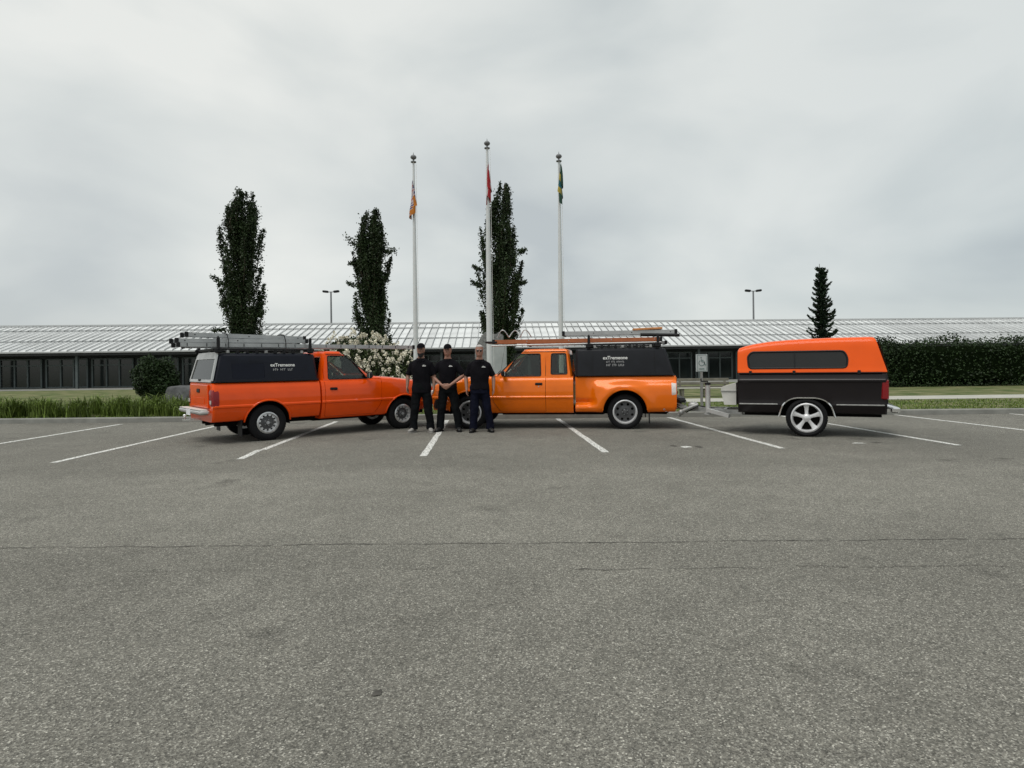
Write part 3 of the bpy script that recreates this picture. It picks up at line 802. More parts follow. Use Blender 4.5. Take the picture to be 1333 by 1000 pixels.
# white flowering shrub (panicle hydrangea) behind the red-orange pickup's cab
def blossom_shrub():
    t = thing('flowering_shrub', 'wide shrub covered in creamy white blossom behind the red orange pickup cab', 'shrub', (-6.0, 23, .09))
    r = np.random.default_rng(9)
    # crown outline: height by x
    xs_, hs = [-2.3, -1.7, -1.0, 0, .7, 1.3, 1.9], [1.45, 2.1, 2.4, 2.3, 2.1, 1.75, 1.0]
    mb = MB()
    for k in range(26):
        a = r.uniform(-1.9, 1.7); mb.tube([(a * .3, r.uniform(-.2, .2), 0), (a * .7, r.uniform(-.4, .4), .9), (a, r.uniform(-.6, .6), np.interp(a, xs_, hs) * .85)], [.035, .02, .008], 5)
    obj('stem', mb, 'bark', t, None, 'stuff')
    n = 15000
    x = r.uniform(-2.3, 1.9, n); h = np.interp(x, xs_, hs); z = r.uniform(.1, 1, n) ** .8 * h; d = 1.0 * np.sqrt(np.clip(1 - (z / h) ** 3, .05, 1)); y = -d * r.uniform(.3, 1, n) * np.sign(r.uniform(-1, 2, n))
    P = np.stack([x, y, z], 1) + r.normal(size=(n, 3)) * .04
    U, V = rand_leaves(P, .10); quads('foliage', P, U, V, 'shrub', t)
    # blossom heads: little cones of petals
    C = []
    for k in range(290):
        x = r.uniform(-2.3, 1.95); h = np.interp(x, xs_, hs) * (1 + .06 * math.sin(x * 7) + .05 * math.sin(x * 16)); z = h * r.uniform(.2, 1.08) ** .7; d = 1.05 * math.sqrt(max(1 - (z / h) ** 3, .04)) if z < h else .2
        y = -d * r.uniform(.75, 1.05) if r.uniform() < .8 else d * r.uniform(.5, 1)
        ax = Vector((r.normal() * .35, -.5 + r.normal() * .3, .8)).normalized()
        m_ = 46; u = r.uniform(0, 1, m_)
        rad = .085 * (1 - u * .75)
        off = r.normal(size=(m_, 3)); off /= np.linalg.norm(off, axis=1)[:, None]
        C.append(np.array([x, y, z]) + np.outer(u * .19, np.array(ax)) + off * rad[:, None])
    C = np.concatenate(C); U, V = rand_leaves(C, .06)
    quads('blossom', C, U, V, 'blossom', t, 'stuff')
blossom_shrub()

# long grass clumps behind the kerb, and short lawn grass
def blades(name, P, H, spread, m, kind='stuff', parent=None, w=.012):
    n = len(P); r = np.random.default_rng(n)
    a = r.uniform(0, 2 * PI, n); lean = r.uniform(.05, spread, n) * H
    d = np.stack([np.cos(a), np.sin(a), np.zeros(n)], 1); wv = np.stack([-np.sin(a), np.cos(a), np.zeros(n)], 1) * w
    A = P - wv; Bv = P + wv
    mid = P + d * (lean * .35)[:, None] + np.array([0, 0, 1]) * (H * .6)[:, None]
    tip = P + d * lean[:, None] + np.array([0, 0, 1]) * (H * (1 - .35 * spread))[:, None]
    V = np.stack([A, Bv, mid + wv * .7, mid - wv * .7, tip], 1).reshape(-1, 3)
    base = np.arange(n)[:, None] * 5
    q = (base + np.array([0, 1, 2, 3])).tolist(); tr = (base + np.array([3, 2, 4])).tolist()
    me = bpy.data.meshes.new(name); me.from_pydata(V.tolist(), [], q + tr)
    return link(name, me, m, parent, None, kind)
def grass_clumps():
    r = np.random.default_rng(4); P = []; H = []
    for k in range(150):
        x = r.uniform(-20, -9.0); 
        y = ky(x) + .35 + r.uniform(0, 1.5); hh = r.uniform(.45, .85) * (1.0 if x < -9.8 else .7)
        n = 60; P.append(np.stack([x + r.normal(size=n) * .09, y + r.normal(size=n) * .09, np.full(n, .09)], 1)); H.append(hh * r.uniform(.6, 1.1, n))
    o = blades('long_grass', np.concatenate(P), np.concatenate(H), .8, 'grass'); tag(o, 'long green ornamental grass growing in the bed behind the left kerb', 'grass', None, 'stuff')
grass_clumps()
r = np.random.default_rng(14); n = 26000
x = r.uniform(-22, 22, n); y = ky(x) + .2 + r.uniform(0, 1, n) ** 1.3 * 4.0
P = np.stack([x, y, np.full(n, .088)], 1)
o = blades('lawn_grass', P, r.uniform(.03, .09, n), .7, 'grass', w=.010); tag(o, 'short green lawn grass on the strip behind the kerb', 'grass', None, 'stuff')

# ------------------------------------------------------------------ wheels
def wheel(parent, x, y, side, Rt, Rr, wd, style, face=0.0):
    """side = +1 / -1: outer face towards +y / -y"""
    mb = MB(); s = side
    hw = wd / 2
    # tyre
    prof = [(Rr, -hw * .8), (Rr + .02, -hw * .95), ((Rr + Rt) / 2, -hw), (Rt - .03, -hw * .92), (Rt, -hw * .72), (Rt, hw * .72), (Rt - .03, hw * .92), ((Rr + Rt) / 2, hw), (Rr + .02, hw * .95), (Rr, hw * .8)]
    mb.lathe(prof, 48, 'y', (0, 0, 0), 0, True)
    for k in range(44):
        a = 2 * PI * k / 44
        for yy in (-hw * .45, 0, hw * .45):
            c = Vector((math.cos(a) * (Rt + .001), yy, math.sin(a) * (Rt + .001)))
            mb.box(c, (.012, hw * .36, .03), Matrix.Rotation(-a, 3, 'Y'))
    w = obj('wheel', mb, 'rubber', parent, 35); w.location = (x, y, Rt)
    # barrel and outer lip
    f = hw * .78
    mb = MB(); mb.lathe([(Rr + .004, -f * s), (Rr + .004, f * s), (Rr - .022, (f + .012) * s), (Rr - .035, (f - .01) * s), (Rr - .045, (f - .06) * s), (Rr - .05, -f * s)], 48, 'y', (0, 0, 0), 0, True)
    rim = obj('rim', mb, 'rim_silver' if style != 'steel' else 'alloy', w, 35)
    mb = MB(); mb.lathe([(.001, -.05 * s), (Rr - .04, -.05 * s), (Rr - .04, -.03 * s), (.001, -.03 * s)], 32, 'y'); obj('brake_disc', mb, 'under', w, 40)
    mb = MB()
    if style == 'steel':       # silver outer ring with round-cornered slots, dark middle
        ring = MB(); ring.lathe([(Rr * .60, (f - .035) * s), (Rr * .64, (f - .02) * s), (Rr * .82, (f - .03) * s), (Rr - .03, (f - .02) * s), (Rr - .03, (f - .05) * s), (Rr * .60, (f - .06) * s)], 48, 'y', (0, 0, 0), 0, True)
        cut = MB()
        for k in range(12):
            a = 2 * PI * k / 12
            cut.box((math.cos(a) * Rr * .68, f * s, math.sin(a) * Rr * .68), (Rr * .16, .3, Rr * .17), Matrix.Rotation(-a, 3, 'Y'))
        me = boolean(ring.mesh('spoke_ring'), [('DIFFERENCE', cut)])
        link('spoke_ring', me, 'rim_silver', w, 35)
        mb.lathe([(.001, (f - .01) * s), (.045, (f - .01) * s), (.06, (f - .03) * s), (Rr * .45, (f - .05) * s), (Rr * .62, (f - .05) * s), (Rr * .62, (f - .08) * s), (.001, (f - .08) * s)], 32, 'y')
        obj('hub', mb, 'dark_rim', w, 35)
        mb = MB(); mb.lathe([(.001, f * s), (.028, f * s), (.036, (f - .02) * s), (.001, (f - .02) * s)], 24, 'y'); obj('hub_cap', mb, 'steel_rim', w, 40)
    elif style == 'dish':
        ring = MB(); ring.lathe([(.07, (f - .05) * s), (Rr * .40, (f - .055) * s), (Rr * .62, (f - .075) * s), (Rr - .045, (f - .07) * s), (Rr - .045, (f - .09) * s), (.07, (f - .09) * s)], 48, 'y', (0, 0, 0), 0, True)
        cut = MB()
        for k in range(8):
            a = 2 * PI * (k + .5) / 8
            cut.lathe([(.001, -.2), (Rr * .11, -.2), (Rr * .11, .2), (.001, .2)], 14, 'y', (math.cos(a) * Rr * .64, f * s, math.sin(a) * Rr * .64))
        link('wheel_dish', boolean(ring.mesh('wheel_dish'), [('DIFFERENCE', cut)]), 'dark_rim', w, 35)
        mb.lathe([(.001, (f + .0) * s), (.03, (f + .0) * s), (.05, (f - .02) * s), (.062, (f - .06) * s), (.075, (f - .06) * s), (.075, (f - .1) * s), (.001, (f - .1) * s)], 24, 'y'); obj('hub', mb, 'dark_rim', w, 35)
    else:                       # five broad spokes, bright
        for k in range(5):
            a = 2 * PI * k / 5 + PI / 2; rt = Matrix.Rotation(-a, 3, 'Y'); sp = MB()
            secs = [(.045, .060), (Rr * .40, .062), (Rr * .66, .078), (Rr * .84, .108), (Rr - .028, .135)]
            rings = []
            for rr, ww in secs:
                dy = (f - .012 - .02 * math.sin(rr / Rr * PI)) * s
                rings.append([rt @ Vector((rr, dy - .018 * s, -ww * .5)), rt @ Vector((rr, dy + .0 * s, -ww * .42)), rt @ Vector((rr, dy + .008 * s, 0)), rt @ Vector((rr, dy, ww * .42)), rt @ Vector((rr, dy - .018 * s, ww * .5)), rt @ Vector((rr, dy - .05 * s, 0))])
            sp.loft(rings); obj('spoke', sp, 'rim_silver', w, 50)
        mb.lathe([(.001, (f + .005) * s), (.035, (f + .002) * s), (.06, (f - .012) * s), (.075, (f - .04) * s), (.001, (f - .04) * s)], 24, 'y'); obj('hub_cap', mb, 'rim_silver', w, 40)
    for k in range(5):
        a = 2 * PI * k / 5; nb = MB(); c0 = (math.cos(a) * .055, 0, math.sin(a) * .055)
        nb.lathe([(.001, (f - .06) * s), (.009, (f - .06) * s), (.009, (f - .02) * s), (.001, (f - .02) * s)], 6, 'y', c0); obj('wheel_nut', nb, 'steel_rim', w)
    return w

# ------------------------------------------------------------------ pickup body
SEC0 = [(.335, .735), (.36, .768), (.45, .806), (.56, .836), (.645, .850), (.662, .870), (.69, .870), (.705, .856), (.80, .858), (.92, .848), (1.02, .826), (1.08, .796), (1.105, .755)]
def fine(tab, st=.035):
    o = []
    for (a, b), (c, d) in zip(tab, tab[1:]):
        n = max(1, round((c - a) / st))
        o += [(a + (c - a) * k / n, b + (d - b) * k / n) for k in range(n)]
    return o + [tab[-1]]
SEC = fine(SEC0)
def ring_at(s, ztop, zbot=.335, wf=1.0, bulge=None, crown=.0, cham=0.0):
    pts = []
    for z, y in SEC:
        zz = z
        if z > .705: zz = .705 + (z - .705) * (ztop - .705) / (1.105 - .705)
        if z < .60: zz = .60 - (.60 - z) * (.60 - zbot) / (.60 - .335)
        yy = y * wf
        if bulge: yy = bulge(s, zz, yy)
        pts.append((yy, zz))
    ct = pts[-1][1]
    half = [(y, z) for y, z in pts] + [(.55 * wf, ct + crown * .8), (.25 * wf, ct + crown)]
    r = [(s, -y, z) for y, z in half] + [(s, y, z) for y, z in reversed(half)]
    return r
def arch_cut(mb, s, rad, zc, ymin=-2, ymax=2, n=32, flat=1.0):
    mb.prism([(s + rad * math.cos(a) * 1.0, zc + rad * math.sin(a) * flat) for a in np.linspace(0, PI, n)] + [(s - rad, -.2), (s + rad, -.2)], ymin, ymax)
def arch_trim(parent, s, rad, zc, ys, m, w=.018, name='arch_lip', z0=None, flat=1.0):
    for sg in (-1, 1):
        mb = MB(); pts = []
        aa = np.linspace(R(4), PI - R(4), 30)
        for a in aa:
            z = zc + rad * math.sin(a) * flat
            pts.append((s + rad * math.cos(a), sg * (ys(z) if callable(ys) else ys), z))
        mb.tube(pts, w, 6); obj(name, mb, m, parent, 60)
def wheel_well(parent, s, rad, zc, wy):
    for sg in (-1, 1):
        mb = MB(); o_, i_ = sg * wy, sg * (wy - .34)
        aa = np.linspace(-.12, PI + .12, 24)
        rr = rad - .008
        mb.loft([[(s + rr * math.cos(a), o_, zc + rr * math.sin(a)) for a in aa], [(s + rr * math.cos(a), i_, zc + rr * math.sin(a)) for a in aa]], False, 0, False)
        n = len(mb.v); mb.add([(s + rr * math.cos(a), i_, zc + rr * math.sin(a)) for a in aa], [tuple(range(len(aa)))])
        obj('wheel_housing', mb, 'under', parent)
def yside(z): return interp([(a, b) for a, b in SEC], z)

def side_glass(parent, poly, sg, ypl, name='side_window', m='glass', seal=True, thick=.006):
    mb = MB()
    a = [(x, sg * (ypl(z) - .012), z) for x, z in poly]; b = [(x, sg * (ypl(z) - .012 - thick), z) for x, z in poly]
    mb.loft([a, b]); g = obj(name, mb, m, parent)
    if seal:
        sm = MB(); pts = [(x, sg * (ypl(z) + .000), z) for x, z in poly]; 
        for p, q in zip(pts, pts[1:] + pts[:1]): sm.tube([p, q], .010, 6)
        obj('window_seal', sm, 'black', g)
    return g
def rpoly(pts, r=.03, n=4):
    """round the corners of a polygon"""
    out = []
    m = len(pts)
    for i in range(m):
        p = Vector(pts[i]); a = (Vector(pts[i - 1]) - p); b = (Vector(pts[(i + 1) % m]) - p)
        rr = min(r, a.length * .45, b.length * .45)
        p0 = p + a.normalized() * rr; p1 = p + b.normalized() * rr
        for k in range(n + 1):
            t = k / n; q = (1 - t) ** 2 * p0 + 2 * t * (1 - t) * p + t * t * p1; out.append((q.x, q.y))
    return out

def ladder(parent_name, label, L_, wd, rail_h, mrail, loc, rz, nr, flip=0, ticks=False, tilt=0, group='ladders on the roof racks', caps=True):
    t = thing(parent_name, label, 'ladder', loc, rz, group); t.rotation_euler = (0, tilt, rz)
    for s in (-1, 1):
        mb = MB(); y = s * wd / 2
        mb.box((0, y, 0), (L_, .006, rail_h)); mb.box((0, y - s * .014, rail_h / 2 - .003), (L_, .03, .006)); mb.box((0, y - s * .014, -rail_h / 2 + .003), (L_, .03, .006))
        r_ = obj('rail', mb, mrail, t)
        if caps:
            for e_ in (-1, 1):
                mb = MB(); mb.box((e_ * (L_ / 2 - .02), y - s * .008, 0), (.06, .05, rail_h + .02), None, 0, .008); obj('end_cap', mb, 'black', r_)
    for k in range(nr):
        x = -L_ / 2 + L_ * (k + .5) / nr
        mb = MB(); mb.tube([(x, -wd / 2, 0), (x, wd / 2, 0)], .016, 8); obj('rung', mb, 'aluminium', t, 40)
        mb = MB()
        for s in (-1, 1):
            if ticks: mb.box((x, s * (wd / 2 + .006), 0), (.011, .008, rail_h * .8))
            else: mb.tube([(x, s * (wd / 2 + .002), 0), (x, s * (wd / 2 + .009), 0)], .011, 8)
        if ticks or k % 3 == 0: obj('rung_boss', mb, 'black' if mrail == 'aluminium' else 'aluminium', t)
    return t

def rack(parent_name, label, cx, rz, ss, zt, yh, ztop, brk=.10):
    t = thing(parent_name, label, 'roof rack', cx, rz, 'roof racks on the canopies')
    for s in ss:
        mb = MB(); mb.box((s, 0, zt + .075), (.05, 2 * yh + .06, .045), None, 0, .008); obj('cross_bar', mb, 'black', t)
        for sg in (-1, 1):
            mb = MB(); mb.box((s, sg * yh, (zt + ztop) / 2 + .01), (.055, .04, ztop - zt), None, 0, .01)
            mb.box((s, sg * yh, zt + .055), (.13, .06, .10), None, 0, .02); mb.tube([(s, sg * yh, ztop), (s, sg * yh, ztop + .03)], [.022, .01], 8); obj('upright', mb, 'black', t)
    a, b = min(ss) - .08, max(ss) + .10
    for sg in (-1, 1):
        mb = MB(); mb.box(((a + b) / 2, sg * (yh - .05), zt + .075), (b - a, .03, .035), None, 0, .006); r_ = obj('side_rail', mb, 'black', t)
        n_ = 11
        for k in range(n_):
            mb = MB(); x_ = a + .08 + (b - a - .16) * k / (n_ - 1); mb.box((x_, sg * (yh - .05), zt + .03), (.055, .04, .06), None, 0, .008); obj('rail_foot', mb, 'galv' if k % 4 == 1 else 'black', r_)
    return t

def canopy(parent, s0, s1, z0, z1, leanr, leanf, y0, y1, m, rear_glass=False, window=None):
    """box canopy over the bed: loft by height; returns side-plane function"""
    def ys(z): return y0 + (y1 - y0) * (z - z0) / (z1 - z0)
    mb = MB(); rings = []
    def rr(z, ins=0.0, lev=0.0):
        f = (z - z0) / (z1 - z0)
        a = s0 + leanr * f + ins; b = s1 - leanf * f - ins; y = ys(z) - ins
        c = .05
        return [(x, yy, z + lev) for x, yy in ((a + c, -y), (b - c, -y), (b, -y + c), (b, y - c), (b - c, y), (a + c, y), (a, y - c), (a, -y + c))]
    for z in (z0, z0 + .035, z0 + .036, (z0 + z1) / 2, z1 - .05):
        k = .0 if z > z0 + .0355 else -.012
        rings.append(rr(z, k))
    rings += [rr(z1 - .05 + .02, .004), rr(z1 - .015, .02), rr(z1, .045), rr(z1 + .015, .2), rr(z1 + .02, .45)]
    mb.loft(rings); me = mb.mesh('canopy')
    ops = []
    if window:
        c = MB(); c.prism(rpoly(window, .04), ys(1.4) - .012, 2); ops.append(('DIFFERENCE', c)); c = MB(); c.prism(rpoly(window, .04), -2, -(ys(1.4) - .012)); ops.append(('DIFFERENCE', c))
    if rear_glass:
        c = MB(); c.box((s0 - .3 + leanr * .5 + .34, 0, (z0 + z1) / 2 + .01), (.62, 2 * y1 - .14, z1 - z0 - .16)); ops.append(('DIFFERENCE', c))
    if ops: me = boolean(me, ops)
    o = link('canopy', me, m, parent, 32)
    if window:
        for sg in (-1, 1):
            p = rpoly(window, .04); g = MB(); g.loft([[(x, sg * (ys(1.4) - .004 - (z - 1.4) * .15), z) for x, z in p], [(x, sg * (ys(1.4) - .03 - (z - 1.4) * .15), z) for x, z in p]]); obj('canopy_window', g, 'navy_tint', o)
    if rear_glass:
        h = z1 - z0; dirv = Vector((leanr, 0, h)).normalized()
        def P(y, f, o2=0.0): return (s0 + leanr * f - .012 - o2, y, z0 + h * f)
        fr = MB(); yb, yt = y0 - .04, y1 - .04
        for a, b, w in ((P(-yb, .05), P(-yt, .95), .06), (P(yb, .05), P(yt, .95), .06), (P(-yb, .05), P(yb, .05), .05), (P(-yt, .93), P(yt, .93), .13)):
            fr.bar(a, b, .03, w, 0, (0, 1, 0) if abs(a[1] - b[1]) < .2 else (leanr, 0, h))
        hf = obj('rear_hatch', fr, 'alu_pale', o)
        g = MB(); g.loft([[P(-yb, .05), P(yb, .05), P(yt, .93), P(-yt, .93)], [P(-yb, .05, -.008), P(yb, .05, -.008), P(yt, .93, -.008), P(-yt, .93, -.008)]]); obj('hatch_glass', g, 'glass_hatch', hf)
        g = MB(); g.box((P(0, .08)[0] - .02, 0, P(0, .08)[2]), (.03, .12, .04), None, 0, .008); obj('hatch_handle', g, 'black', hf)
        for sg in (-1, 1):
            g = MB(); g.tube([(s0 + leanr * .9 + .06, sg * (y1 - .12), z0 + h * .85), (s0 + .10, sg * (y0 - .14), z0 + h * .2)], .012, 6); obj('gas_strut', g, 'black', hf)
        g = MB(); g.box((s0 + .36, -.1, z0 + .13), (.3, .5, .24), None, 0, .03); g.box((s0 + .42, .35, z0 + .1), (.25, .3, .18), None, 0, .02); obj('tool_case', g, 'dirtywhite', o)
    return o, ys

def lettering(parent, s, z, side, ypl, lines, slope):
    """vinyl words on the canopy side"""
    for i, (txt, size, dz, m, bold) in enumerate(lines):
        if txt is None:      # small print too blurred in the photo to read: short strokes
            g = MB(); rs = random.Random(bold); n_ = bold; w_ = .38 / n_
            for k in range(n_):
                if k in (3, 7): continue
                xx = -.19 + (k + .5) * w_; g.box((xx - w_ * .2, size / 2, 0), (w_ * .28, size, .002)); g.box((xx + w_ * .1, size * rs.choice((.1, .5, .9)), 0), (w_ * .5, size * .26, .002))
            me = g.mesh('lettering')
        else: me = text_mesh(txt, size, bold)
        for v in me.vertices:
            x, y = v.co.x, v.co.y
            zz = z + dz + y
            depth = ypl(zz) + .002 + v.co.z
            v.co = ((s + x, -depth, zz) if side < 0 else (s - x, depth, zz))
        link('lettering', me, m, parent)

def pickup(cfg):
    t = thing(cfg['name'], cfg['label'], 'pickup truck', (*cfg['loc'], 0), cfg['rz'], 'parked orange pickup trucks')
    pm_ = cfg['paint']; wb = cfg['wb']; tail, bed1, cab0, nose = cfg['tail'], cfg['bed1'], cfg['cab0'], cfg['nose']
    door0, door1 = cfg['door']; cowl = cfg['cowl']; Rt = cfg['Rt']; ar = cfg['arch']; zb = 1.105
    bulge = cfg.get('bulge')
    # --- cargo bed
    mb = MB(); ss = list(np.linspace(tail + .03, bed1, int((bed1 - tail) / .05)))
    rings = [ring_at(tail, zb, .40, .975, bulge)] + [ring_at(s, zb, cfg['bedbot'], 1.0, bulge) for s in ss]
    mb.loft(rings); me = mb.mesh('cargo_bed')
    c = MB(); arch_cut(c, 0, ar, Rt + .01)
    if cfg.get('flare'):  ops = [('DIFFERENCE', c)]
    else: ops = [('DIFFERENCE', c)]
    me = boolean(me, ops)
    bed = link('cargo_bed', me, pm_, t, 28)
    wheel_well(bed, 0, ar, Rt + .01, cfg['wy'] )
    arch_trim(bed, 0, ar + .004, Rt + .01, cfg['trimy'], pm_)
    # --- cab lower body, hood and wings
    hood = [(cab0, zb), (cowl - .02, zb), (cowl + .08, zb + .045), (cowl + .45, zb + .02), (nose - .35, zb - .07), (nose - .12, zb - .115), (nose - .03, zb - .17), (nose, zb - .24)]
    wf = [(cab0, 1), (nose - .6, 1), (nose - .25, .975), (nose - .06, .93), (nose, .88)]
    rings = []
    for s in list(np.linspace(cab0, nose - .3, 56)) + list(np.linspace(nose - .28, nose, 9)):
        rings.append(ring_at(s, interp(hood, s), .34 if s < nose - .4 else .40, interp(wf, s), None, .0 if s < cowl else .03))
    mb = MB(); mb.loft(rings); full = mb.mesh('cab')
    c = MB(); arch_cut(c, wb, ar - .01, Rt + .01)
    full = boolean(full, [('DIFFERENCE', c)])
    # doors cut out of the body with a real gap
    dpoly = [(door0, .385), (door1 - .16, .385), (door1 - .02, .60), (door1, zb - .10), (door1, zb + .012), (door0, zb + .012)]
    dpoly = rpoly(dpoly, .03)
    cx = sum(p[0] for p in dpoly) / len(dpoly); cz = sum(p[1] for p in dpoly) / len(dpoly)
    g = .008
    dbig = [(x + math.copysign(g, x - cx), z + math.copysign(g, z - cz)) for x, z in dpoly]
    cuts = []; doors = []
    for sg in (-1, 1):
        k = MB(); k.prism(dbig, sg * .70, sg * 1.2); cuts.append(('DIFFERENCE', k))
        k = MB(); k.prism(dpoly, sg * .73, sg * 1.2); doors.append((sg, boolean(full.copy(), [('INTERSECT', k)])))
    # the slot between cab and hood
    k = MB(); k.box((cowl + .15, 0, zb + .05), (.008, 1.45, .12)); cuts.append(('DIFFERENCE', k))
    body = boolean(full, cuts)
    cab = link('cab', body, pm_, t, 28)
    wheel_well(cab, wb, ar - .01, Rt + .01, .80)
    arch_trim(cab, wb, ar - .006, Rt + .01, lambda z: yside(z) + .0, pm_)
    # --- cab greenhouse
    rz1, rf, rr_, zr = cfg['roof_rear'], cfg['roof_front'], 0, cfg['zroof']
    yb_, yr_ = .775, .655
    def gy(z): return yb_ + (yr_ - yb_) * (z - zb) / (zr - .06 - zb)
    def gring(z, off=0.0, lev=None):
        f = (z - zb) / (zr - .06 - zb)
        a = cab0 + .02 + (rz1 - cab0 - .02) * f + off; b = cowl + .10 + (rf - cowl - .10) * f - off; y = gy(z) - off
        pts = []
        cr_ = .07
        for (x, yy) in ((a + cr_ * .5, -y), (a + (b - a) * .5, -y), (b - .10, -y), (b - .045, -y + .035), (b - .01, -y + .15), (b + .03, 0), (b - .01, y - .15), (b - .045, y - .035), (b - .10, y), (a + (b - a) * .5, y), (a + cr_ * .5, y), (a, y - cr_), (a - .015, 0), (a, -y + cr_)):
            pts.append((x, yy, (z if lev is None else lev)))
        return pts
    zt = zr - .06
    mb = MB(); mb.loft([gring(zb - .03), gring(zb), gring((zb + zt) / 2), gring(zt), gring(zt + .025, .012, zt + .028), gring(zt, .04, zt + .045), gring(zt, .09, zt + .056), gring(zt, .3, zt + .066)])
    gh = mb.mesh('greenhouse')
    k = MB(); k.loft([gring(zb - .10, .05, zb - .0), gring((zb + zt) / 2, .045), gring(zt - .01, .045)]); ops = [('DIFFERENCE', k)]
    polys = [rpoly(p, .035) for p in cfg['windows']]
    for p in polys:
        k = MB(); k.prism(p, -2, 2); ops.append(('DIFFERENCE', k))
    # windscreen and rear window openings
    f0, f1 = .10, .90
    def front_pt(f): return cowl + .10 + (rf - cowl - .10) * f, zb + (zt - zb) * f
    (ax, az), (bx, bz) = front_pt(f0), front_pt(f1)
    k = MB(); k.loft([[(ax - .12, -.66, az), (ax + .3, -.66, az + .02), (ax + .3, .66, az + .02), (ax - .12, .66, az)], [(bx - .12, -.57, bz), (bx + .3, -.57, bz), (bx + .3, .57, bz), (bx - .12, .57, bz)]]); ops.append(('DIFFERENCE', k))
    k = MB(); k.box((cab0 + .03, 0, (zb + zt) / 2 + .02), (.4, 1.1, (zt - zb) * .68)); ops.append(('DIFFERENCE', k))
    # shut lines up the pillars
    for sg in (-1, 1):
        for xx in cfg['pillar_gaps']:
            k = MB(); k.box((xx, sg * .85, (zb + zt) / 2 + .03), (.010, .34, zt - zb + .02)); ops.append(('DIFFERENCE', k))
    gh = boolean(gh, ops)
    roof = link('cab_roof', gh, pm_, t, 30)
    mb = MB(); mb.loft([[(ax + .012, -.67, az), (ax + .035, 0, az), (ax + .012, .67, az)], [(bx - .01, -.58, bz), (bx + .02, 0, bz), (bx - .01, .58, bz)]], False, 0, False); obj('windscreen', mb, 'glass', roof, 60)
    mb = MB(); mb.box((cab0 + .075, 0, (zb + zt) / 2 + .02), (.006, 1.1, (zt - zb) * .68)); obj('rear_window', mb, 'glass', roof)
    for sg in (-1, 1):
        for p in polys: side_glass(roof, p, sg, gy, 'side_window')
    if cfg.get('vent_bar'):
        for sg in (-1, 1):
            x_, zlo, zhi = cfg['vent_bar']; mb = MB(); mb.bar((x_, sg * (gy(zlo) - .02), zlo), (x_ + .0, sg * (gy(zhi) - .02), zhi), .02); obj('window_divider', mb, 'black', roof)
    for sg in (-1, 1):
        mb = MB(); mb.tube([(cab0 + .16, sg * (yr_ + .004), zt - .004), (rf - .04, sg * (yr_ + .004), zt - .004), (cowl + .04, sg * (yb_ - .005), zb + .04)], .007, 6); obj('drip_moulding', mb, 'black', roof)
    for sg in (-1, 1):
        mb = MB(); mb.bar((cowl + .16 + .02, sg * .05, zb + .055), (cowl + .02, sg * .50, zb + .14), .012); obj('wiper', mb, 'black', roof)
    # door parts
    for sg, dm in doors:
        d = link('door', dm, pm_, t, 28)
        hx, hz = cfg['handle']; mb = MB(); mb.box((hx, sg * (yside(hz) + .008), hz), (.155, .03, .05), None, 0, .012); obj('handle', mb, 'black', d)
        mb = MB(); mb.lathe([(.001, 0), (.012, 0), (.012, .006), (.001, .006)], 10, 'y', (hx + .0, sg * (yside(hz - .06) + (.002 if sg > 0 else -.002)), hz - .055)); obj('lock', mb, 'chrome', d)
        mx_ = cfg['mirror']; mb = MB(); mb.box((mx_, sg * .93, zb + .085), (.075, .20, .13), Matrix.Rotation(sg * R(8), 3, 'Z'), 0, .03); mb.bar((mx_, sg * .78, zb + .03), (mx_, sg * .90, zb + .06), .03); mi_ = obj('mirror', mb, 'black', d)
        mb = MB(); mb.box((mx_ - .042, sg * .93, zb + .085), (.008, .16, .10), Matrix.Rotation(sg * R(8), 3, 'Z')); obj('mirror_glass', mb, 'chrome', mi_)
    # --- interior
    for sg in (-1, 1):
        mb = MB(); sx = door0 + .22
        mb.loft([[(sx + .02 * k + off, sg * .36 + y, zb - .02 + h) for off, y in ((-.07, -.22), (.05, -.22), (.05, .22), (-.07, .22))] for k, h in ((0, 0), (-1, .12), (-3, .26))]); 
        mb.box((sx - .07, sg * .36, zb + .33), (.08, .24, .14), None, 0, .03); obj('seat', mb, 'seat', t, 40)
    mb = MB(); mb.box((cowl - .18, 0, zb + .03), (.34, 1.4, .10), None, 0, .03); obj('dashboard', mb, 'interior', t)
    c0 = Vector((cowl - .42, .36, zb + .06)); mb = MB(); ax_ = Vector((-.85, 0, .5)).normalized(); u_ = Vector((0, 1, 0)); v_ = ax_.cross(u_)
    ring_ = [c0 + (u_ * math.cos(a) + v_ * math.sin(a)) * .18 for a in np.linspace(0, 2 * PI, 21)]
    mb.tube(ring_, .014, 6, 0, False); mb.tube([c0 + u_ * .17, c0 - u_ * .17], .014, 6); mb.tube([c0, c0 - ax_ * .2], .03, 8); obj('steering_wheel', mb, 'black', t, 50)
    # --- chassis
    mb = MB()
    for sg in (-1, 1): mb.box(((tail + nose) / 2, sg * .42, .36), (nose - tail - .25, .09, .12))
    for x_ in (tail + .25, bed1, cowl, wb + .35): mb.box((x_, 0, .36), (.12, .95, .08))
    mb.box(((cab0 + cowl) / 2, 0, .335), (cowl - cab0, .75, .12)); mb.box((wb - .25, 0, .42), (.8, .55, .25)); mb.box((.75, .12, .36), (.7, .5, .18), None, 0, .04)
    mb.tube([(0, -.68, Rt), (0, .68, Rt)], .045, 8); mb.ball((0, 0, Rt), (.16, .13, .13)); mb.tube([(wb, -.68, Rt), (wb, .68, Rt)], .035, 8); mb.tube([(tail + .15, .3, .30), (.3, .45, .34), (wb - .6, .3, .32)], .03, 8)
    obj('chassis', mb, 'under', t, 40)
    # --- wheels
    ty = cfg['track']
    for x_ in (0, wb):
        for sg in (-1, 1): wheel(t, x_, sg * ty, sg, Rt, cfg['Rr'], .215, cfg['wheel'])
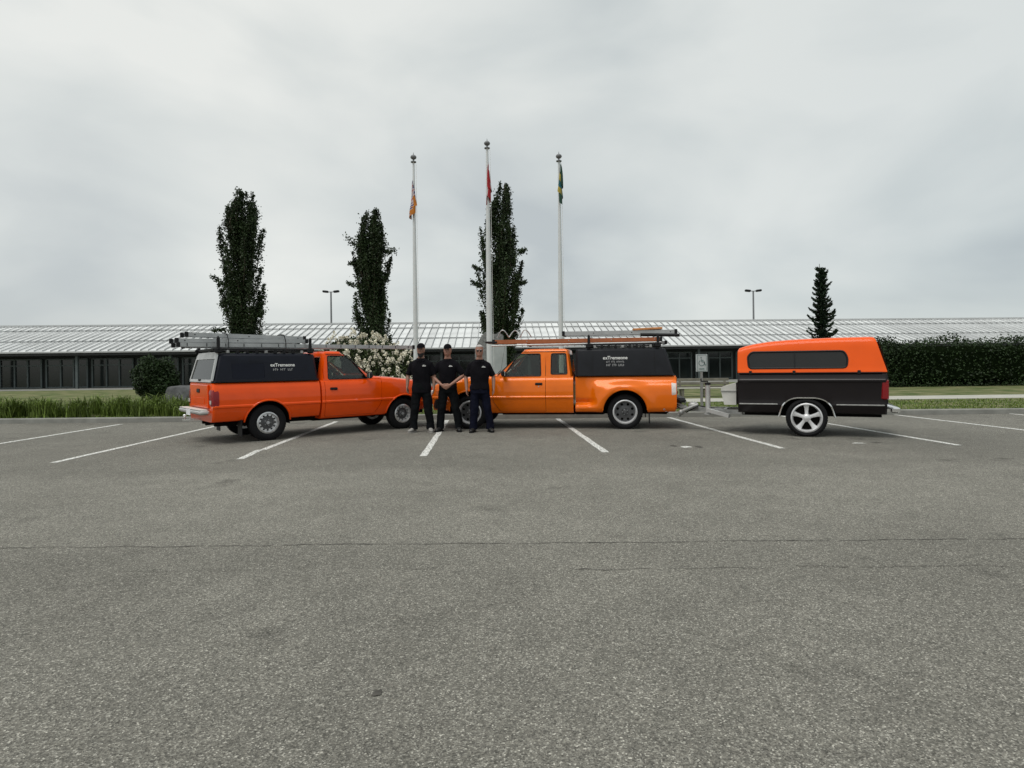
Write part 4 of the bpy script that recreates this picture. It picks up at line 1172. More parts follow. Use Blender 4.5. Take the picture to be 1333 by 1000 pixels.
    for sg in (-1, 1):
        mb = MB(); mb.box((-Rt - .14, sg * (ty), .27), (.012, .24, .30)); obj('mud_flap', mb, 'black', t)
    # --- front end
    for sg in (-1, 1):
        mb = MB(); mb.box((nose - .035, sg * .60, .78), (.14, .30, .16), Matrix.Rotation(sg * R(-14), 3, 'Z'), 0, .04); h_ = obj('headlight', mb, 'clear_lens', t, 40)
        mb = MB(); mb.box((nose - .17, sg * .795, .78), (.16, .05, .15), Matrix.Rotation(sg * R(-12), 3, 'Z'), 0, .02); obj('side_lamp', mb, 'amber_lens', t, 40)
        mb = MB(); mb.box((cfg['wb'] + .47, sg * .858, .60), (.07, .01, .03), None, 0, .004); obj('marker_lamp', mb, 'amber_lens', t)
    mb = MB(); mb.box((nose - .01, 0, .78), (.05, .86, .17), None, 0, .03); gr = obj('grille', mb, 'black', t)
    for k_ in range(3): mb = MB(); mb.box((nose + .018, 0, .73 + k_ * .05), (.012, .82, .015)); obj('grille_bar', mb, 'chrome', gr)
    mb = MB(); rings = []
    for y_ in np.linspace(-.86, .86, 17):
        c_ = nose + .09 - .20 * (abs(y_) / .86) ** 3
        rings.append([(c_ - .12, y_, .44), (c_ - .01, y_, .44), (c_ + .01, y_, .48), (c_ + .01, y_, .60), (c_ - .01, y_, .64), (c_ - .12, y_, .64)])
    mb.loft(rings); fb = obj('front_bumper', mb, cfg['fbumper'], t, 40)
    mb = MB(); mb.box((nose + .105, 0, .53), (.008, .31, .155)); obj('number_plate', mb, 'plate', fb)
    # --- rear end
    mb = MB(); mb.box((tail - .016, 0, .86), (.035, 1.24, .43), None, 0, .012); tg = obj('tailgate', mb, pm_, t, 30)
    mb = MB(); mb.box((tail - .038, 0, .96), (.02, .20, .07), None, 0, .01); obj('handle', mb, 'black', tg)
    mb = MB(); mb.box((tail - .036, 0, .78), (.006, .85, .10)); obj('pressed_panel', mb, pm_, tg)
    for sg in (-1, 1):
        mb = MB(); rings = []
        y0_ = cfg['lampy']
        for z_ in np.linspace(.69, .98, 7):
            b_ = bulge(tail + .05, z_, yside(z_)) if bulge else yside(z_)
            e_ = .0 if .70 < z_ < .97 else .012
            rings.append([(tail + .10, sg * (b_ - .03), z_), (tail + .10 - e_, sg * (b_ + .008 - e_), z_), (tail + .01, sg * (b_ + .004 - e_), z_), (tail - .015 + e_, sg * (b_ - .035), z_), (tail - .02 + e_, sg * (b_ - .17), z_), (tail + .02, sg * (b_ - .17), z_)])
        mb.loft(rings); tl = obj('tail_light', mb, cfg['lens'], t, 40)
        mb = MB(); b_ = (bulge(tail + .05, .76, yside(.76)) if bulge else yside(.76)); mb.box((tail - .023, sg * (b_ - .09), .76), (.012, .10, .07), None, 0, .005); obj('reversing_lamp', mb, 'clear_lens' if cfg['lens'] == 'red_lens' else 'red_lens', tl)
    mb = MB(); mb.box((tail - .12, 0, .585), (.17, 1.60, .085), None, 0, .03); mb.box((tail - .08, 0, .50), (.10, 1.3, .10), None, 0, .02) if bulge else None; rb = obj('rear_bumper', mb, cfg['rbumper'], t, 40)
    mb = MB(); mb.box((tail - .13, 0, .631), (.13, 1.5, .012)); obj('step_pad', mb, cfg['pad'], rb)
    mb = MB(); mb.box((tail - .208, 0, .57), (.006, .30, .11)); obj('number_plate', mb, 'plate', rb)
    mb = MB(); mb.box((tail - .02, 0, .42), (.34, .07, .06)); mb.box((tail - .24, 0, .42), (.12, .09, .03)); mb.tube([(tail - .27, 0, .43), (tail - .27, 0, .48)], .012, 8); mb.ball((tail - .27, 0, .505), .028, 12, 8); obj('tow_hitch', mb, 'chrome' if not bulge else 'galv', t, 50)
    # --- canopy
    co, ys = canopy(t, *cfg['canopy'])
    lettering(co, cfg['letters'][0], cfg['letters'][1], cfg['letters'][2], ys, cfg['lines'], 0)
    for sg in (-1, 1):
        mb = MB(); s0_, s1_ = cfg['canopy'][0] + .05, cfg['canopy'][1] - .03; mb.box(((s0_ + s1_) / 2, sg * (ys(1.13) + .006), 1.125), (s1_ - s0_, .02, .014)); obj('rubber_strip', mb, 'black', co)
        for xx in cfg.get('seams', ()):
            mb = MB(); zs_ = (1.17, cfg['canopy'][3] - .06); mb.bar((xx, sg * (ys(zs_[0]) + .001), zs_[0]), (xx, sg * (ys(zs_[1]) + .001), zs_[1]), .008, .014); obj('canopy_seam', mb, 'black', co)
    # aerial
    mb = MB(); mb.tube([(cowl + .25, -.72, zb), (cowl + .12, -.74, zb + .75)], .003, 5); obj('aerial', mb, 'black', t)
    return t

LINE1 = 'exTremeone'
t1 = dict(name='pickup_truck', label='red orange regular cab pickup with blue black canopy, left of the three men', loc=(-5.57, 12.19), rz=R(41.6), paint='paint_red', wb=2.86,
          tail=-.96, bed1=.99, cab0=1.025, nose=3.68, door=(1.10, 2.33), cowl=2.13, Rt=.335, Rr=.205, arch=.415, bedbot=.40, wy=.80, trimy=lambda z: yside(z), roof_rear=1.13, roof_front=1.60, zroof=1.70,
          windows=[[(1.19, 1.125), (2.03, 1.125), (1.665, 1.60), (1.22, 1.60)]], pillar_gaps=(1.10,), handle=(1.27, .935), mirror=2.02, vent_bar=None, wheel='steel', track=.715, fbumper='black', rbumper='alu_pale', pad='dirtywhite', lampy=.8, lens='red_lens',
          canopy=(-.95, .985, 1.115, 1.64, .13, .04, .80, .70, 'canopy_navy', True, [(-.62, 1.17), (-.04, 1.17), (-.04, 1.47), (-.62, 1.47)]),
          letters=(.30, 1.36, -1), lines=[(LINE1, .088, .035, 'vinyl', .002), (None, .042, -.045, 'vinyl_grey', 11)])
def flare(s, z, y):
    """narrow step-side box with a bulging rear wing and a step ahead of it"""
    base = min(y, .795) - .045
    k = 1 / (1 + math.exp((s - .66) / .035))           # wing ends at the step
    up = 1 / (1 + math.exp((z - .97) / .038))
    arc = math.exp(-((math.hypot(s, z - .37) - .52) / .10) ** 2) * .045
    b = base + k * up * (.125 + .02 * math.sin(max(0, min(1, (z - .35) / .65)) * PI)) + arc * k
    if s > .60:                                         # step: sill sticks out below, undercut above it
        st = 1 / (1 + math.exp((z - .50) / .012)); b = b + st * .085 * (1 - k)
        b -= .05 * math.exp(-((z - .575) / .045) ** 2) * (1 - k)
    return b
t2 = dict(name='pickup_truck', label='bright orange extended cab pickup with flared rear wing, right of the three men', loc=(1.97, 13.61), rz=R(173), paint='paint_orange', wb=3.30,
          tail=-1.05, bed1=1.03, cab0=1.075, nose=4.14, door=(1.66, 2.80), cowl=2.66, Rt=.36, Rr=.255, arch=.46, bedbot=.36, wy=.84, trimy=lambda z: flare(0, z, .85) + .012, roof_rear=1.17, roof_front=2.20, zroof=1.71, bulge=flare, flare=True,
          windows=[[(1.76, 1.125), (2.58, 1.125), (2.24, 1.60), (1.78, 1.60)], [(1.20, 1.16), (1.545, 1.16), (1.54, 1.60), (1.23, 1.60)]], pillar_gaps=(1.66,), handle=(1.80, .96), mirror=2.55, vent_bar=None, wheel='dish', track=.735, fbumper='black', rbumper='black', pad='black', lampy=.8, lens='clear_lens',
          canopy=(-1.02, 1.025, 1.115, 1.69, .17, .0, .775, .685, 'canopy_grey', False, None), seams=(.66, .40, -.62),
          letters=(.19, 1.44, 1), lines=[(LINE1, .098, .02, 'vinyl', .002), (None, .036, -.050, 'vinyl_grey', 14), (None, .048, -.125, 'vinyl_grey', 12)])
TR1 = pickup(t1)
TR2 = pickup(t2)
# chrome wing badge etc. are too small to read; sun strip left out

# racks and ladders (each lies on its truck: top-level things)
def local(cfg, s, y, z):
    c, n_ = math.cos(cfg['rz']), math.sin(cfg['rz'])
    return (cfg['loc'][0] + s * c - y * n_, cfg['loc'][1] + s * n_ + y * c, z)
rack('roof_rack', 'black roof rack on the blue black canopy of the red orange pickup', local(t1, 0, 0, 0), t1['rz'], (-.82, .86), 1.645, .69, 1.93)
rack('roof_rack', 'black roof rack on the grey black canopy of the bright orange pickup', local(t2, 0, 0, 0), t2['rz'], (-.70, .74), 1.70, .68, 1.96)
G1 = 'ladders stacked on the left rack'
ladder('ladder', 'longest silver ladder at the bottom of the left stack, reaching over the bonnet', 4.75, .42, .070, 'aluminium', local(t1, .92, -.36, 1.80), t1['rz'], 15, ticks=True, group=G1)
ladder('ladder', 'silver ladder at the bottom far side of the left stack', 3.0, .40, .070, 'aluminium', local(t1, .32, .20, 1.80), t1['rz'], 10, group=G1)
ladder('ladder', 'silver ladder in the middle of the left stack with black feet', 2.35, .44, .070, 'aluminium', local(t1, -.30, -.31, 1.885), t1['rz'] + R(.6), 8, tilt=R(-.5), group=G1)
ladder('ladder', 'short silver ladder on the near top of the left stack', 2.15, .38, .075, 'aluminium', local(t1, -.22, -.27, 1.972), t1['rz'] - R(.8), 7, tilt=R(1.0), group=G1)
ladder('ladder', 'silver ladder on the far side top of the left stack', 2.1, .42, .070, 'aluminium', local(t1, -.03, .22, 1.89), t1['rz'], 8, tilt=R(-1.2), group=G1)
# loose pipes between
def pipe(name, label, a, b, r, m, cat='pipe', group=None):
    mb = MB(); a, b = Vector(a), Vector(b); c = (a + b) / 2; mb.tube([a - c, b - c], r, 10); o = obj(name, mb, m, None, 40); o.location = c; tag(o, label, cat, group); return o
G2 = 'ladders on the right rack'
ladder('ladder', 'long orange fibreglass ladder low on the right rack, reaching over the cab', 3.62, .40, .08, 'fibreglass', local(t2, 1.02, .38, 1.875), t2['rz'], 12, group=G2)
ladder('ladder', 'silver ladder with flat rails low on the far side of the right rack', 3.1, .40, .06, 'aluminium', local(t2, .6, -.25, 1.825), t2['rz'], 10, group=G2)
ladder('ladder', 'silver extension ladder on top of the right rack under the orange board', 2.42, .42, .085, 'aluminium', local(t2, .10, .30, 2.03), t2['rz'], 9, group=G2)
mb = MB(); mb.box((0, 0, 0), (.62, .30, .045), None, 0, .006); o = obj('orange_board', mb, 'wood'); o.location = local(t2, -.50, .38, 2.10); o.rotation_euler = (0, R(2), t2['rz']); tag(o, 'orange brown board lying on the top silver ladder of the right rack', 'board')
pipe('black_pipe', 'black pipe with splayed end at the rear of the right rack', local(t2, -.35, .55, 1.975), local(t2, -1.16, .55, 1.95), .035, 'black')
pipe('pale_pole', 'thin pale grey pole lying low along the near side of the right rack', local(t2, 2.85, .60, 1.79), local(t2, -.78, .60, 1.81), .017, 'alu_pale', 'pole')
# coil of pale cable hanging at the ladder's front
def cable():
    mb = MB(); pts = []
    for a in np.linspace(0, 6 * PI, 90):
        k = a / (6 * PI); pts.append((-.45 + k * .75, .10 * math.sin(a * .5), .06 + abs(math.sin(a * .5)) * .16))
    mb.tube(pts, .013, 6); o = obj('cable_loop', mb, 'alu_pale', None, 60); o.location = local(t2, 2.45, .38, 1.91); o.rotation_euler = (0, 0, t2['rz']); tag(o, 'looped pale cable tied on the front end of the orange ladder', 'cable')
cable()
for s_, lab in ((-.62, 'black strap tied over the rear of the left ladder stack'), (.42, 'black strap tied over the front half of the left ladder stack')):
    mb = MB(); pts = [(0, -.60, -.20), (0, -.585, -.06), (0, -.50, .055), (0, -.30, .075), (0, .0, .05), (0, .40, .04), (0, .44, -.20)]
    for a, b in zip(pts, pts[1:]): mb.bar(a, b, .028, .006, 0, (1, 0, 0))
    o = obj('tie_strap', mb, 'black'); o.location = local(t1, s_, 0, 1.95); o.rotation_euler = (0, 0, t1['rz']); tag(o, lab, 'strap')
mb = MB(); mb.box((0, 0, 0), (.26, .44, .045), None, 0, .012); o = obj('tie_strap', mb, 'black'); o.location = local(t2, 2.86, .38, 1.865); o.rotation_euler = (0, 0, t2['rz']); tag(o, 'black strap wrapped round the front tip of the orange ladder', 'strap')

# ------------------------------------------------------------------ trailer made of a pickup bed
def trailer():
    t = thing('box_trailer', 'charcoal trailer made from a pickup bed with glossy orange cap and bright five spoke wheels', 'trailer', (5.21, 11.83, 0), R(157))
    f, b = 1.18, -1.28
    SE = [(.42, .70), (.44, .74), (.50, .765), (.56, .785), (.575, .79), (.60, .785), (.80, .80), (.92, .805), (.98, .812), (1.0, .826), (1.03, .826), (1.05, .812), (1.12, .80), (1.15, .77)]
    def ring(s, k=1.0):
        half = [(y * k, z) for z, y in SE] + [(.4, 1.15)]
        return [(s, -y, z) for y, z in half] + [(s, y, z) for y, z in reversed(half)]
    mb = MB(); mb.loft([ring(b, .975), ring(b + .03)] + [ring(s) for s in np.linspace(b + .1, f - .1, 20)] + [ring(f - .02), ring(f, .985)])
    c = MB(); A = .455
    apoly = [(-A, -.2), (A, -.2), (A, .40), (A - .06, .56), (A - .16, .655), (.18, .695), (-.18, .695), (-A + .16, .655), (-A + .06, .56), (-A, .40)]
    c.prism(rpoly(apoly, .08), -2, 2)
    me = boolean(mb.mesh('cargo_bed'), [('DIFFERENCE', c)]); bed = link('cargo_bed', me, 'charcoal_paint', t, 28)
    for sg in (-1, 1):
        pts = rpoly([(-A - .01, .36), (-A + .05, .565), (-A + .15, .665), (-.18, .705), (.18, .705), (A - .15, .665), (A - .05, .565), (A + .01, .36)], .07)[5:-5]
        mb = MB(); mb.tube([(-A - .01, sg * .77, .36)] + [(x, sg * (interp([(zz, yy) for zz, yy in SE], z) + .004), z) for x, z in pts] + [(A + .01, sg * .77, .36)], .017, 6); obj('chrome_arch_trim', mb, 'chrome', bed, 60)
        mb = MB(); mb.box((0, sg * .62, .50), (2 * A - .04, .32, .36)); 
        hb = MB(); y_o, y_i = sg * .785, sg * .45
        aa = rpoly(apoly[2:], .06)[4:-4]
        hb.loft([[(x * .985, y_o, z - .006) for x, z in aa], [(x * .985, y_i, z - .006) for x, z in aa]], False, 0, False); hb.add([(x * .985, y_i, z - .006) for x, z in aa], [tuple(range(len(aa)))]); obj('wheel_housing', hb, 'under', bed)
        for (x0, x1) in ((A + .03, f - .02), (b + .04, -A - .03)):
            mb = MB(); mb.box(((x0 + x1) / 2, sg * .789, .585), (x1 - x0, .014, .022), None, 0, .004); obj('body_trim', mb, 'galv', bed)
        mb = MB(); mb.box(((f + b) / 2, sg * .828, 1.015), (f - b - .05, .008, .016)); obj('trim_line', mb, 'charcoal_paint', bed)
    # orange cap: profile along the length
    prof = [(f - .0, 1.62), (f - .12, 1.665), (f - .30, 1.705), (f - .55, 1.74), (f - .9, 1.765), (0, 1.775), (-.5, 1.785), (-.9, 1.785), (-1.08, 1.785), (-1.13, 1.74), (b + .02, 1.20)]
    z0 = 1.165
    rings = []
    st = [f - .0, f - .02, f - .05] + list(np.linspace(f - .12, -1.06, 26))
    def capring(s, zt, yb=.79, yt=.70, k=1.0, zb=z0):
        h = zt - zb; pts = [(yb * k, zb), (yb * k, zb + .02), (yb - .004, zb + .03)]
        for q in (.2, .45, .7, .85): pts.append((yb + (yt - yb) * q * k, zb + h * q))
        pts += [(yt * k - .012, zb + h * .93), (yt * k - .05, zb + h * .975), (yt * k - .13, zt), (.3, zt + .012)]
        return [(s, -y, z) for y, z in pts] + [(s, y, z) for y, z in reversed(pts)]
    for i, s in enumerate(st): rings.append(capring(s, interp(sorted(prof), s) if s < f - .001 else 1.60, k=.98 if i == 0 else 1.0))
    # sloped back
    for k in range(1, 6):
        q = k / 5; rings.append([(x - (q * .18) * (1 - (z - z0) / .63), y, z) for x, y, z in capring(-1.06 - .045 * q, 1.785 - .01 * q - (.012 if k == 5 else 0))])
    mb = MB(); mb.loft(rings)
    win = rpoly([(-.66, 1.245), (.98, 1.245), (1.0, 1.47), (.93, 1.550), (-.62, 1.545), (-.68, 1.42)], .07, 6)
    c1 = MB(); c1.prism(win, .66, 2); c2 = MB(); c2.prism(win, -2, -.66)
    me = boolean(mb.mesh('canopy'), [('DIFFERENCE', c1), ('DIFFERENCE', c2)])
    cap = link('canopy', me, 'paint_trailer', t, 30)
    def cy(z): return .79 + (.70 - .79) * (z - z0) / .58
    for sg in (-1, 1):
        mid = .19
        for nm, pl in (('side_window', [(x, z) for x, z in win if True]),):
            g = MB(); p_ = [(x, sg * (cy(z) - .010), z) for x, z in pl]; q_ = [(x, sg * (cy(z) - .03), z) for x, z in pl]; g.loft([p_, q_]); w_ = obj(nm, g, 'tint', cap)
            g = MB(); pp = p_ + [p_[0]]
            for a_, b_ in zip(pp, pp[1:]): g.tube([(a_[0], a_[1] + sg * .008, a_[2]), (b_[0], b_[1] + sg * .008, b_[2])], .017, 6)
            obj('window_seal', g, 'black', w_)
            g = MB(); g.bar((mid, sg * (cy(1.25) - .004), 1.25), (mid, sg * (cy(1.53) - .004), 1.53), .02, .03); obj('window_divider', g, 'black', w_)
        mb = MB(); mb.box(((f + b) / 2 + .02, sg * .796, 1.158), (f - b - .1, .02, .016)); obj('rubber_strip', mb, 'black', cap)
    mb = MB(); mb.loft([[(b - .005, -.68, 1.20), (b - .005, .68, 1.20), (-1.155, .60, 1.70), (-1.155, -.60, 1.70)], [(b - .03, -.70, 1.19), (b - .03, .70, 1.19), (-1.175, .62, 1.715), (-1.175, -.62, 1.715)]]); obj('rear_hatch', mb, 'tint', cap)
    for sg in (-1, 1):
        for x_ in (-.85, .2, .95):
            mb = MB(); mb.box((x_, sg * .80, 1.165), (.05, .022, .07), None, 0, .006); obj('clamp', mb, 'black', cap)
    mb = MB(); mb.box((b - .03, .0, 1.22), (.02, .09, .05), None, 0, .006); obj('hatch_latch', mb, 'black', cap)
    # tail
    for sg in (-1, 1):
        mb = MB(); mb.box((b + .035, sg * .765, .86), (.115, .10, .35), None, 0, .02); tl = obj('tail_light', mb, 'red_lens', t, 40)
    mb = MB(); mb.box((b - .015, 0, .85), (.03, 1.36, .50), None, 0, .01); tg = obj('tailgate', mb, 'charcoal_paint', t)
    mb = MB(); mb.box((b - .035, 0, .98), (.02, .2, .06), None, 0, .008); obj('handle', mb, 'black', tg)
    mb = MB(); mb.box((b - .13, .0, .50), (.15, 1.5, .09), None, 0, .02); mb.box((b - .02, .5, .48), (.2, .06, .05)); mb.box((b - .02, -.5, .48), (.2, .06, .05)); obj('rear_bumper', mb, 'chrome', t, 40)
    mb = MB()
    for sg in (-1, 1): mb.box(((f + b) / 2, sg * .4, .40), (f - b - .1, .08, .10))
    mb.tube([(0, -.7, .34), (0, .7, .34)], .04, 8)
    for x_ in (-1.0, -.5, .5, 1.0): mb.box((x_, 0, .40), (.08, .8, .06))
    obj('chassis', mb, 'under', t)
    for sg in (-1, 1): wheel(t, 0, sg * .70, sg, .345, .268, .22, 'five')
    # drawbar
    mb = MB(); 
    mb.bar((f - .1, .42, .40), (f + 1.12, .03, .42), .06, .08); mb.bar((f - .1, -.42, .40), (f + 1.12, -.03, .42), .06, .08); mb.bar((f + .3, -.3, .41), (f + .3, .3, .41), .05, .06); db = obj('drawbar', mb, 'galv', t)
    mb = MB(); mb.box((f + 1.22, 0, .45), (.26, .09, .07), None, 0, .02); mb.ball((f + 1.36, 0, .44), (.07, .06, .05)); mb.bar((f + 1.14, 0, .49), (f + 1.28, 0, .53), .03); obj('coupler', mb, 'galv', db, 40)
    jy = .22
    mb = MB(); mb.tube([(f + .62, jy, .93), (f + .62, jy, .36)], .05, 12); mb.lathe([(.001, .0), (.08, .0), (.08, .015), (.001, .02)], 14, 'z', (f + .62, jy, .33)); jk = obj('tongue_jack', mb, 'alu_pale', t, 40)
    mb = MB(); mb.tube([(f + .62, jy, .93), (f + .62, jy, .99), (f + .74, jy + .02, .99), (f + .75, jy + .02, 1.04)], .014, 6); mb.lathe([(.001, .92), (.06, .92), (.06, .96), (.001, .97)], 12, 'z', (f + .62, jy, 0)); obj('jack_crank', mb, 'black', jk, 50)
    mb = MB(); mb.bar((f + .62, jy + .06, .42), (f + .18, jy + .30, .33), .07, .07); obj('jack_brace', mb, 'alu_pale', jk)
    # white tool box with sloping lid
    mb = MB(); mb.prism([(f + .06, .54), (f + .28, .54), (f + .34, .80), (f + .34, .86), (f + .32, .89), (f + .06, .97)], -.45, .45); tb = obj('tool_box', mb, 'dirtywhite', t)
    mb = MB(); mb.prism([(f + .05, .800), (f + .35, .800), (f + .35, .815), (f + .05, .815)], -.465, .465); obj('lid_rim', mb, 'galv', tb)
    mb = MB(); mb.box((f + .35, .1, .80), (.02, .08, .07), None, 0, .008); obj('lid_latch', mb, 'galv', tb)
    # safety chain and wiring lead
    mb = MB()
    p0 = Vector((f + 1.05, .12, .40)); p1 = Vector((f + 1.5, .30, .44))
    for k in range(12):
        q = (k + .5) / 12; p = p0.lerp(p1, q); p.z -= .16 * math.sin(q * PI); mb.lathe([(.012, -.004), (.02, -.004), (.02, .004), (.012, .004)], 8, 'y' if k % 2 else 'z', p, 0, True)
    obj('safety_chain', mb, 'galv', t)
    mb = MB(); pts = [(f + .5, .1, .44), (f + .8, .25, .5), (f + 1.05, .2, .36), (f + 1.3, .1, .50), (f + 1.5, .2, .58)]; mb.tube(pts, .014, 6); obj('wiring_lead', mb, 'black', t, 60)
    # spare coupling gear lying on the drawbar
    mb = MB(); mb.box((f + .92, .14, .50), (.20, .16, .14), None, 0, .04); mb.tube([(f + .82, .2, .52), (f + 1.1, .26, .40), (f + 1.2, .2, .30)], .035, 8); mb.ball((f + 1.15, .22, .36), .06); obj('brake_actuator', mb, 'galv', t, 50)
trailer()

# ------------------------------------------------------------------ people
def person(loc, rz, H, sp, label):
    t = thing('person', label, 'person', (*loc, 0), rz, 'three men standing in front of the pickups')
    t.scale = (H / 1.8,) * 3
    # faces -Y; +X is the figure's own left
    el, wr = sp['elbow'], sp['wrist']
    def torso(mb, g, z0=.80, z1=1.54):
        T = [(.80, .165, .115, 0), (.88, .172, .122, 0), (.95, .168, .118, 0), (1.03, .158, .112, 0), (1.12, .160, .116, -.005), (1.22, .170, .120, -.005), (1.32, .185, .118, 0), (1.37, .188, .110, .005), (1.415, .165, .096, .01), (1.455, .120, .080, .012), (1.495, .080, .070, .01), (1.54, .062, .062, 0)]
        rings = []
        for z, rx, ry, y in T:
            if z < z0 - 1e-6 or z > z1 + 1e-6: continue
            rx *= sp['girth'] if z < 1.3 else 1; ry *= sp['girth'] if z < 1.3 else 1
            rings.append([((rx + g) * math.copysign(abs(math.cos(a)) ** .85, math.cos(a)), y + (ry + g) * math.copysign(abs(math.sin(a)) ** .85, math.sin(a)), z) for a in (2 * PI * k / 24 for k in range(24))])
        mb.loft(rings)
    def arm(mb, s, g, frac=1.0, sleeve=False):
        sh = Vector((s * .183, .01, 1.375)); E = Vector(el[s]); Wp = Vector(wr[s])
        if sleeve:
            end = sh.lerp(E, .90)
            mb.tube([Vector((s * .08, .01, 1.425)), sh, sh.lerp(E, .3), end], [.070, .069, .065, .060], 14)
        else:
            mb.tube([Vector((s * .10, .01, 1.42)), sh, sh.lerp(E, .35), sh.lerp(E, .8), E, E.lerp(Wp, .3), E.lerp(Wp, .75), Wp], [.042, .048, .048, .040, .039, .040, .031, .026], 12)
    def hand(mb, s):
        Wp = Vector(wr[s]); E = Vector(el[s]); d = (Wp - E).normalized()
        hd = Vector(sp['hand'][s]).normalized()
        n = Vector(sp['palm'][s]); n = (n - hd * n.dot(hd)).normalized()      # palm normal
        w = hd.cross(n)                                                       # across the palm
        rings = []
        for q, ww, th in ((-.01, .026, .022), (.02, .036, .02), (.05, .042, .016), (.085, .042, .013)):
            c = Wp + hd * q
            rings.append([c + w * (ww * math.cos(a)) + n * (th * math.sin(a)) for a in (2 * PI * k / 14 for k in range(14))])
        mb.loft(rings)
        for i, (off, ln) in enumerate(((-.031, .062), (-.0105, .072), (.0105, .068), (.031, .052))):
            b0 = Wp + hd * .075 + w * off; cur = sp['curl']
            p1 = b0 + (hd * math.cos(cur * .4) + n * math.sin(cur * .4)) * ln * .48; p2 = p1 + (hd * math.cos(cur) + n * math.sin(cur)) * ln * .32; p3 = p2 + (hd * math.cos(cur * 1.5) + n * math.sin(cur * 1.5)) * ln * .28
            mb.tube([b0 - hd * .02, b0, p1, p2, p3], [.0095, .0098, .009, .0085, .007], 8)
        ts = sp['thumb'][s]; tb_ = Wp + hd * .02 + w * ts * .03
        mb.tube([tb_, tb_ + (w * ts * .7 + hd * .7) * .035 + n * .008, tb_ + (w * ts * .45 + hd) * .058 + n * .015, tb_ + (w * ts * .25 + hd) * .078 + n * .02], [.014, .0125, .011, .008], 8)
    # body, one continuous surface
    mb = MB(); torso(mb, 0); mb.tube([(0, .01, 1.44), (0, .0, 1.60)], [.070, .060], 14)
    HR = [(1.555, .030, .035, -.035), (1.570, .046, .060, -.022), (1.60, .060, .080, -.012), (1.64, .069, .090, -.004), (1.68, .073, .095, .004), (1.72, .075, .097, .008), (1.755, .070, .088, .010), (1.785, .050, .062, .010), (1.80, .022, .026, .010)]
    mb.loft([[(rx * 1.1 * math.cos(a), y + ry * 1.03 * math.sin(a), z) for a in (2 * PI * k / 20 for k in range(20))] for z, rx, ry, y in HR])
    mb.loft([[(x, y, z) for x, y in ((-w_, -.085), (w_, -.085), (w_ * .5, -.085 - dd), (-w_ * .5, -.085 - dd))] for z, w_, dd in ((1.695, .008, .008), (1.665, .012, .024), (1.648, .018, .030), (1.640, .016, .018))])   # nose
    for s in (-1, 1):
        mb.ball((s * .074, .012, 1.672), (.010, .018, .030), 10, 8); mb.ball((s * .030, -.080, 1.655), (.022, .012, .018), 8, 6)
        arm(mb, s, 0); hand(mb, s)
        fx = sp['feet'][s]
        mb.tube([(s * .09, .0, .90), (s * .098, 0, .80), (s * .5 * (abs(fx[0]) + .095), -.012, .50), (fx[0], .005, .28), (fx[0], .01, .08)], [.085, .082, .055, .050, .038], 12)
    mb.ball((0, -.094, 1.605), (.022, .008, .006), 8, 6)
    me = remesh(mb, .0065, 2); body = link('body', me, sp['skin'], t, 80)
    for s in (-1, 1):
        e_ = MB(); e_.ball((s * .030, -.087, 1.682), (.011, .007, .007), 10, 6); obj('eye', e_, 'eye', body, 60)
        e_ = MB(); e_.tube([(s * .014, -.092, 1.702), (s * .030, -.094, 1.707), (s * .047, -.084, 1.702)], .0045, 6); obj('eyebrow', e_, sp['brow'], body, 60)
    e_ = MB(); e_.ball((0, -.0955, 1.609), (.021, .006, .006), 10, 6); obj('mouth', e_, 'lip', body, 60)
    # shirt
    mb = MB(); torso(mb, .020, sp['hem'], 1.49)
    for s in (-1, 1): arm(mb, s, 0, sleeve=True)
    mb.lathe([(.07, 1.445), (.108, 1.445), (.090, 1.508), (.076, 1.510)], 20, 'z', (0, .006, 0), 0, True)
    me = remesh(mb, .012, 3)
    for v in me.vertices:
        c = v.co; k = noise.noise(Vector((c.x * 7, c.y * 7, c.z * 3.5 + sp['seed']))) * .014 + noise.noise(Vector((c.x * 18, c.y * 18, c.z * 9))) * .005
        d = Vector((c.x, c.y, 0)).normalized(); v.co = c + d * k
    sh = link('shirt', me, 'shirt', t, 80)
    if sp.get('collar'):
        c_ = MB()
        for s in (-1, 1):
            c_.loft([[(s * .012, -.088, 1.478), (s * .070, -.055, 1.505), (s * .085, 0, 1.515), (s * .06, .06, 1.51)], [(s * .055, -.115, 1.435), (s * .095, -.085, 1.462), (s * .105, -.0, 1.475), (s * .075, .09, 1.475)]], False, 0, False)
        obj('collar', c_, 'shirt', sh, 60)
        c_ = MB(); c_.box((0, -.112, 1.40), (.03, .012, .14)); obj('button_placket', c_, 'shirt', sh)
    c_ = MB(); c_.box((.085, -.139, 1.345), (.075, .006, .012)); c_.box((.075, -.139, 1.362), (.035, .006, .012)); c_.box((.105, -.139, 1.36), (.015, .006, .008)); obj('chest_emblem', c_, 'vinyl', sh)
    # trousers
    mb = MB()
    rings = []
    for z, rx, ry in ((.80, .183, .132), (.86, .190, .138), (.92, .190, .138), (1.0, .180, .132)):
        rings.append([((rx * sp['girth']) * math.cos(a), (ry * sp['girth']) * math.sin(a), z) for a in (2 * PI * k / 24 for k in range(24))])
    mb.loft(rings)
    for s in (-1, 1):
        fx = sp['feet'][s]; kx = s * .5 * (abs(fx[0]) + .095)
        mb.tube([(s * .085, .0, .92), (s * .092, 0, .80), (s * .6 * (abs(kx)) + s * .04, -.005, .66), (kx, -.018, .50), ((kx + fx[0]) / 2, 0, .36), (fx[0], .01, .20), (fx[0], .0, .055)], [.098, .106, .097, .086, .083, .079, .080], 16)
    me = remesh(mb, .012, 3)
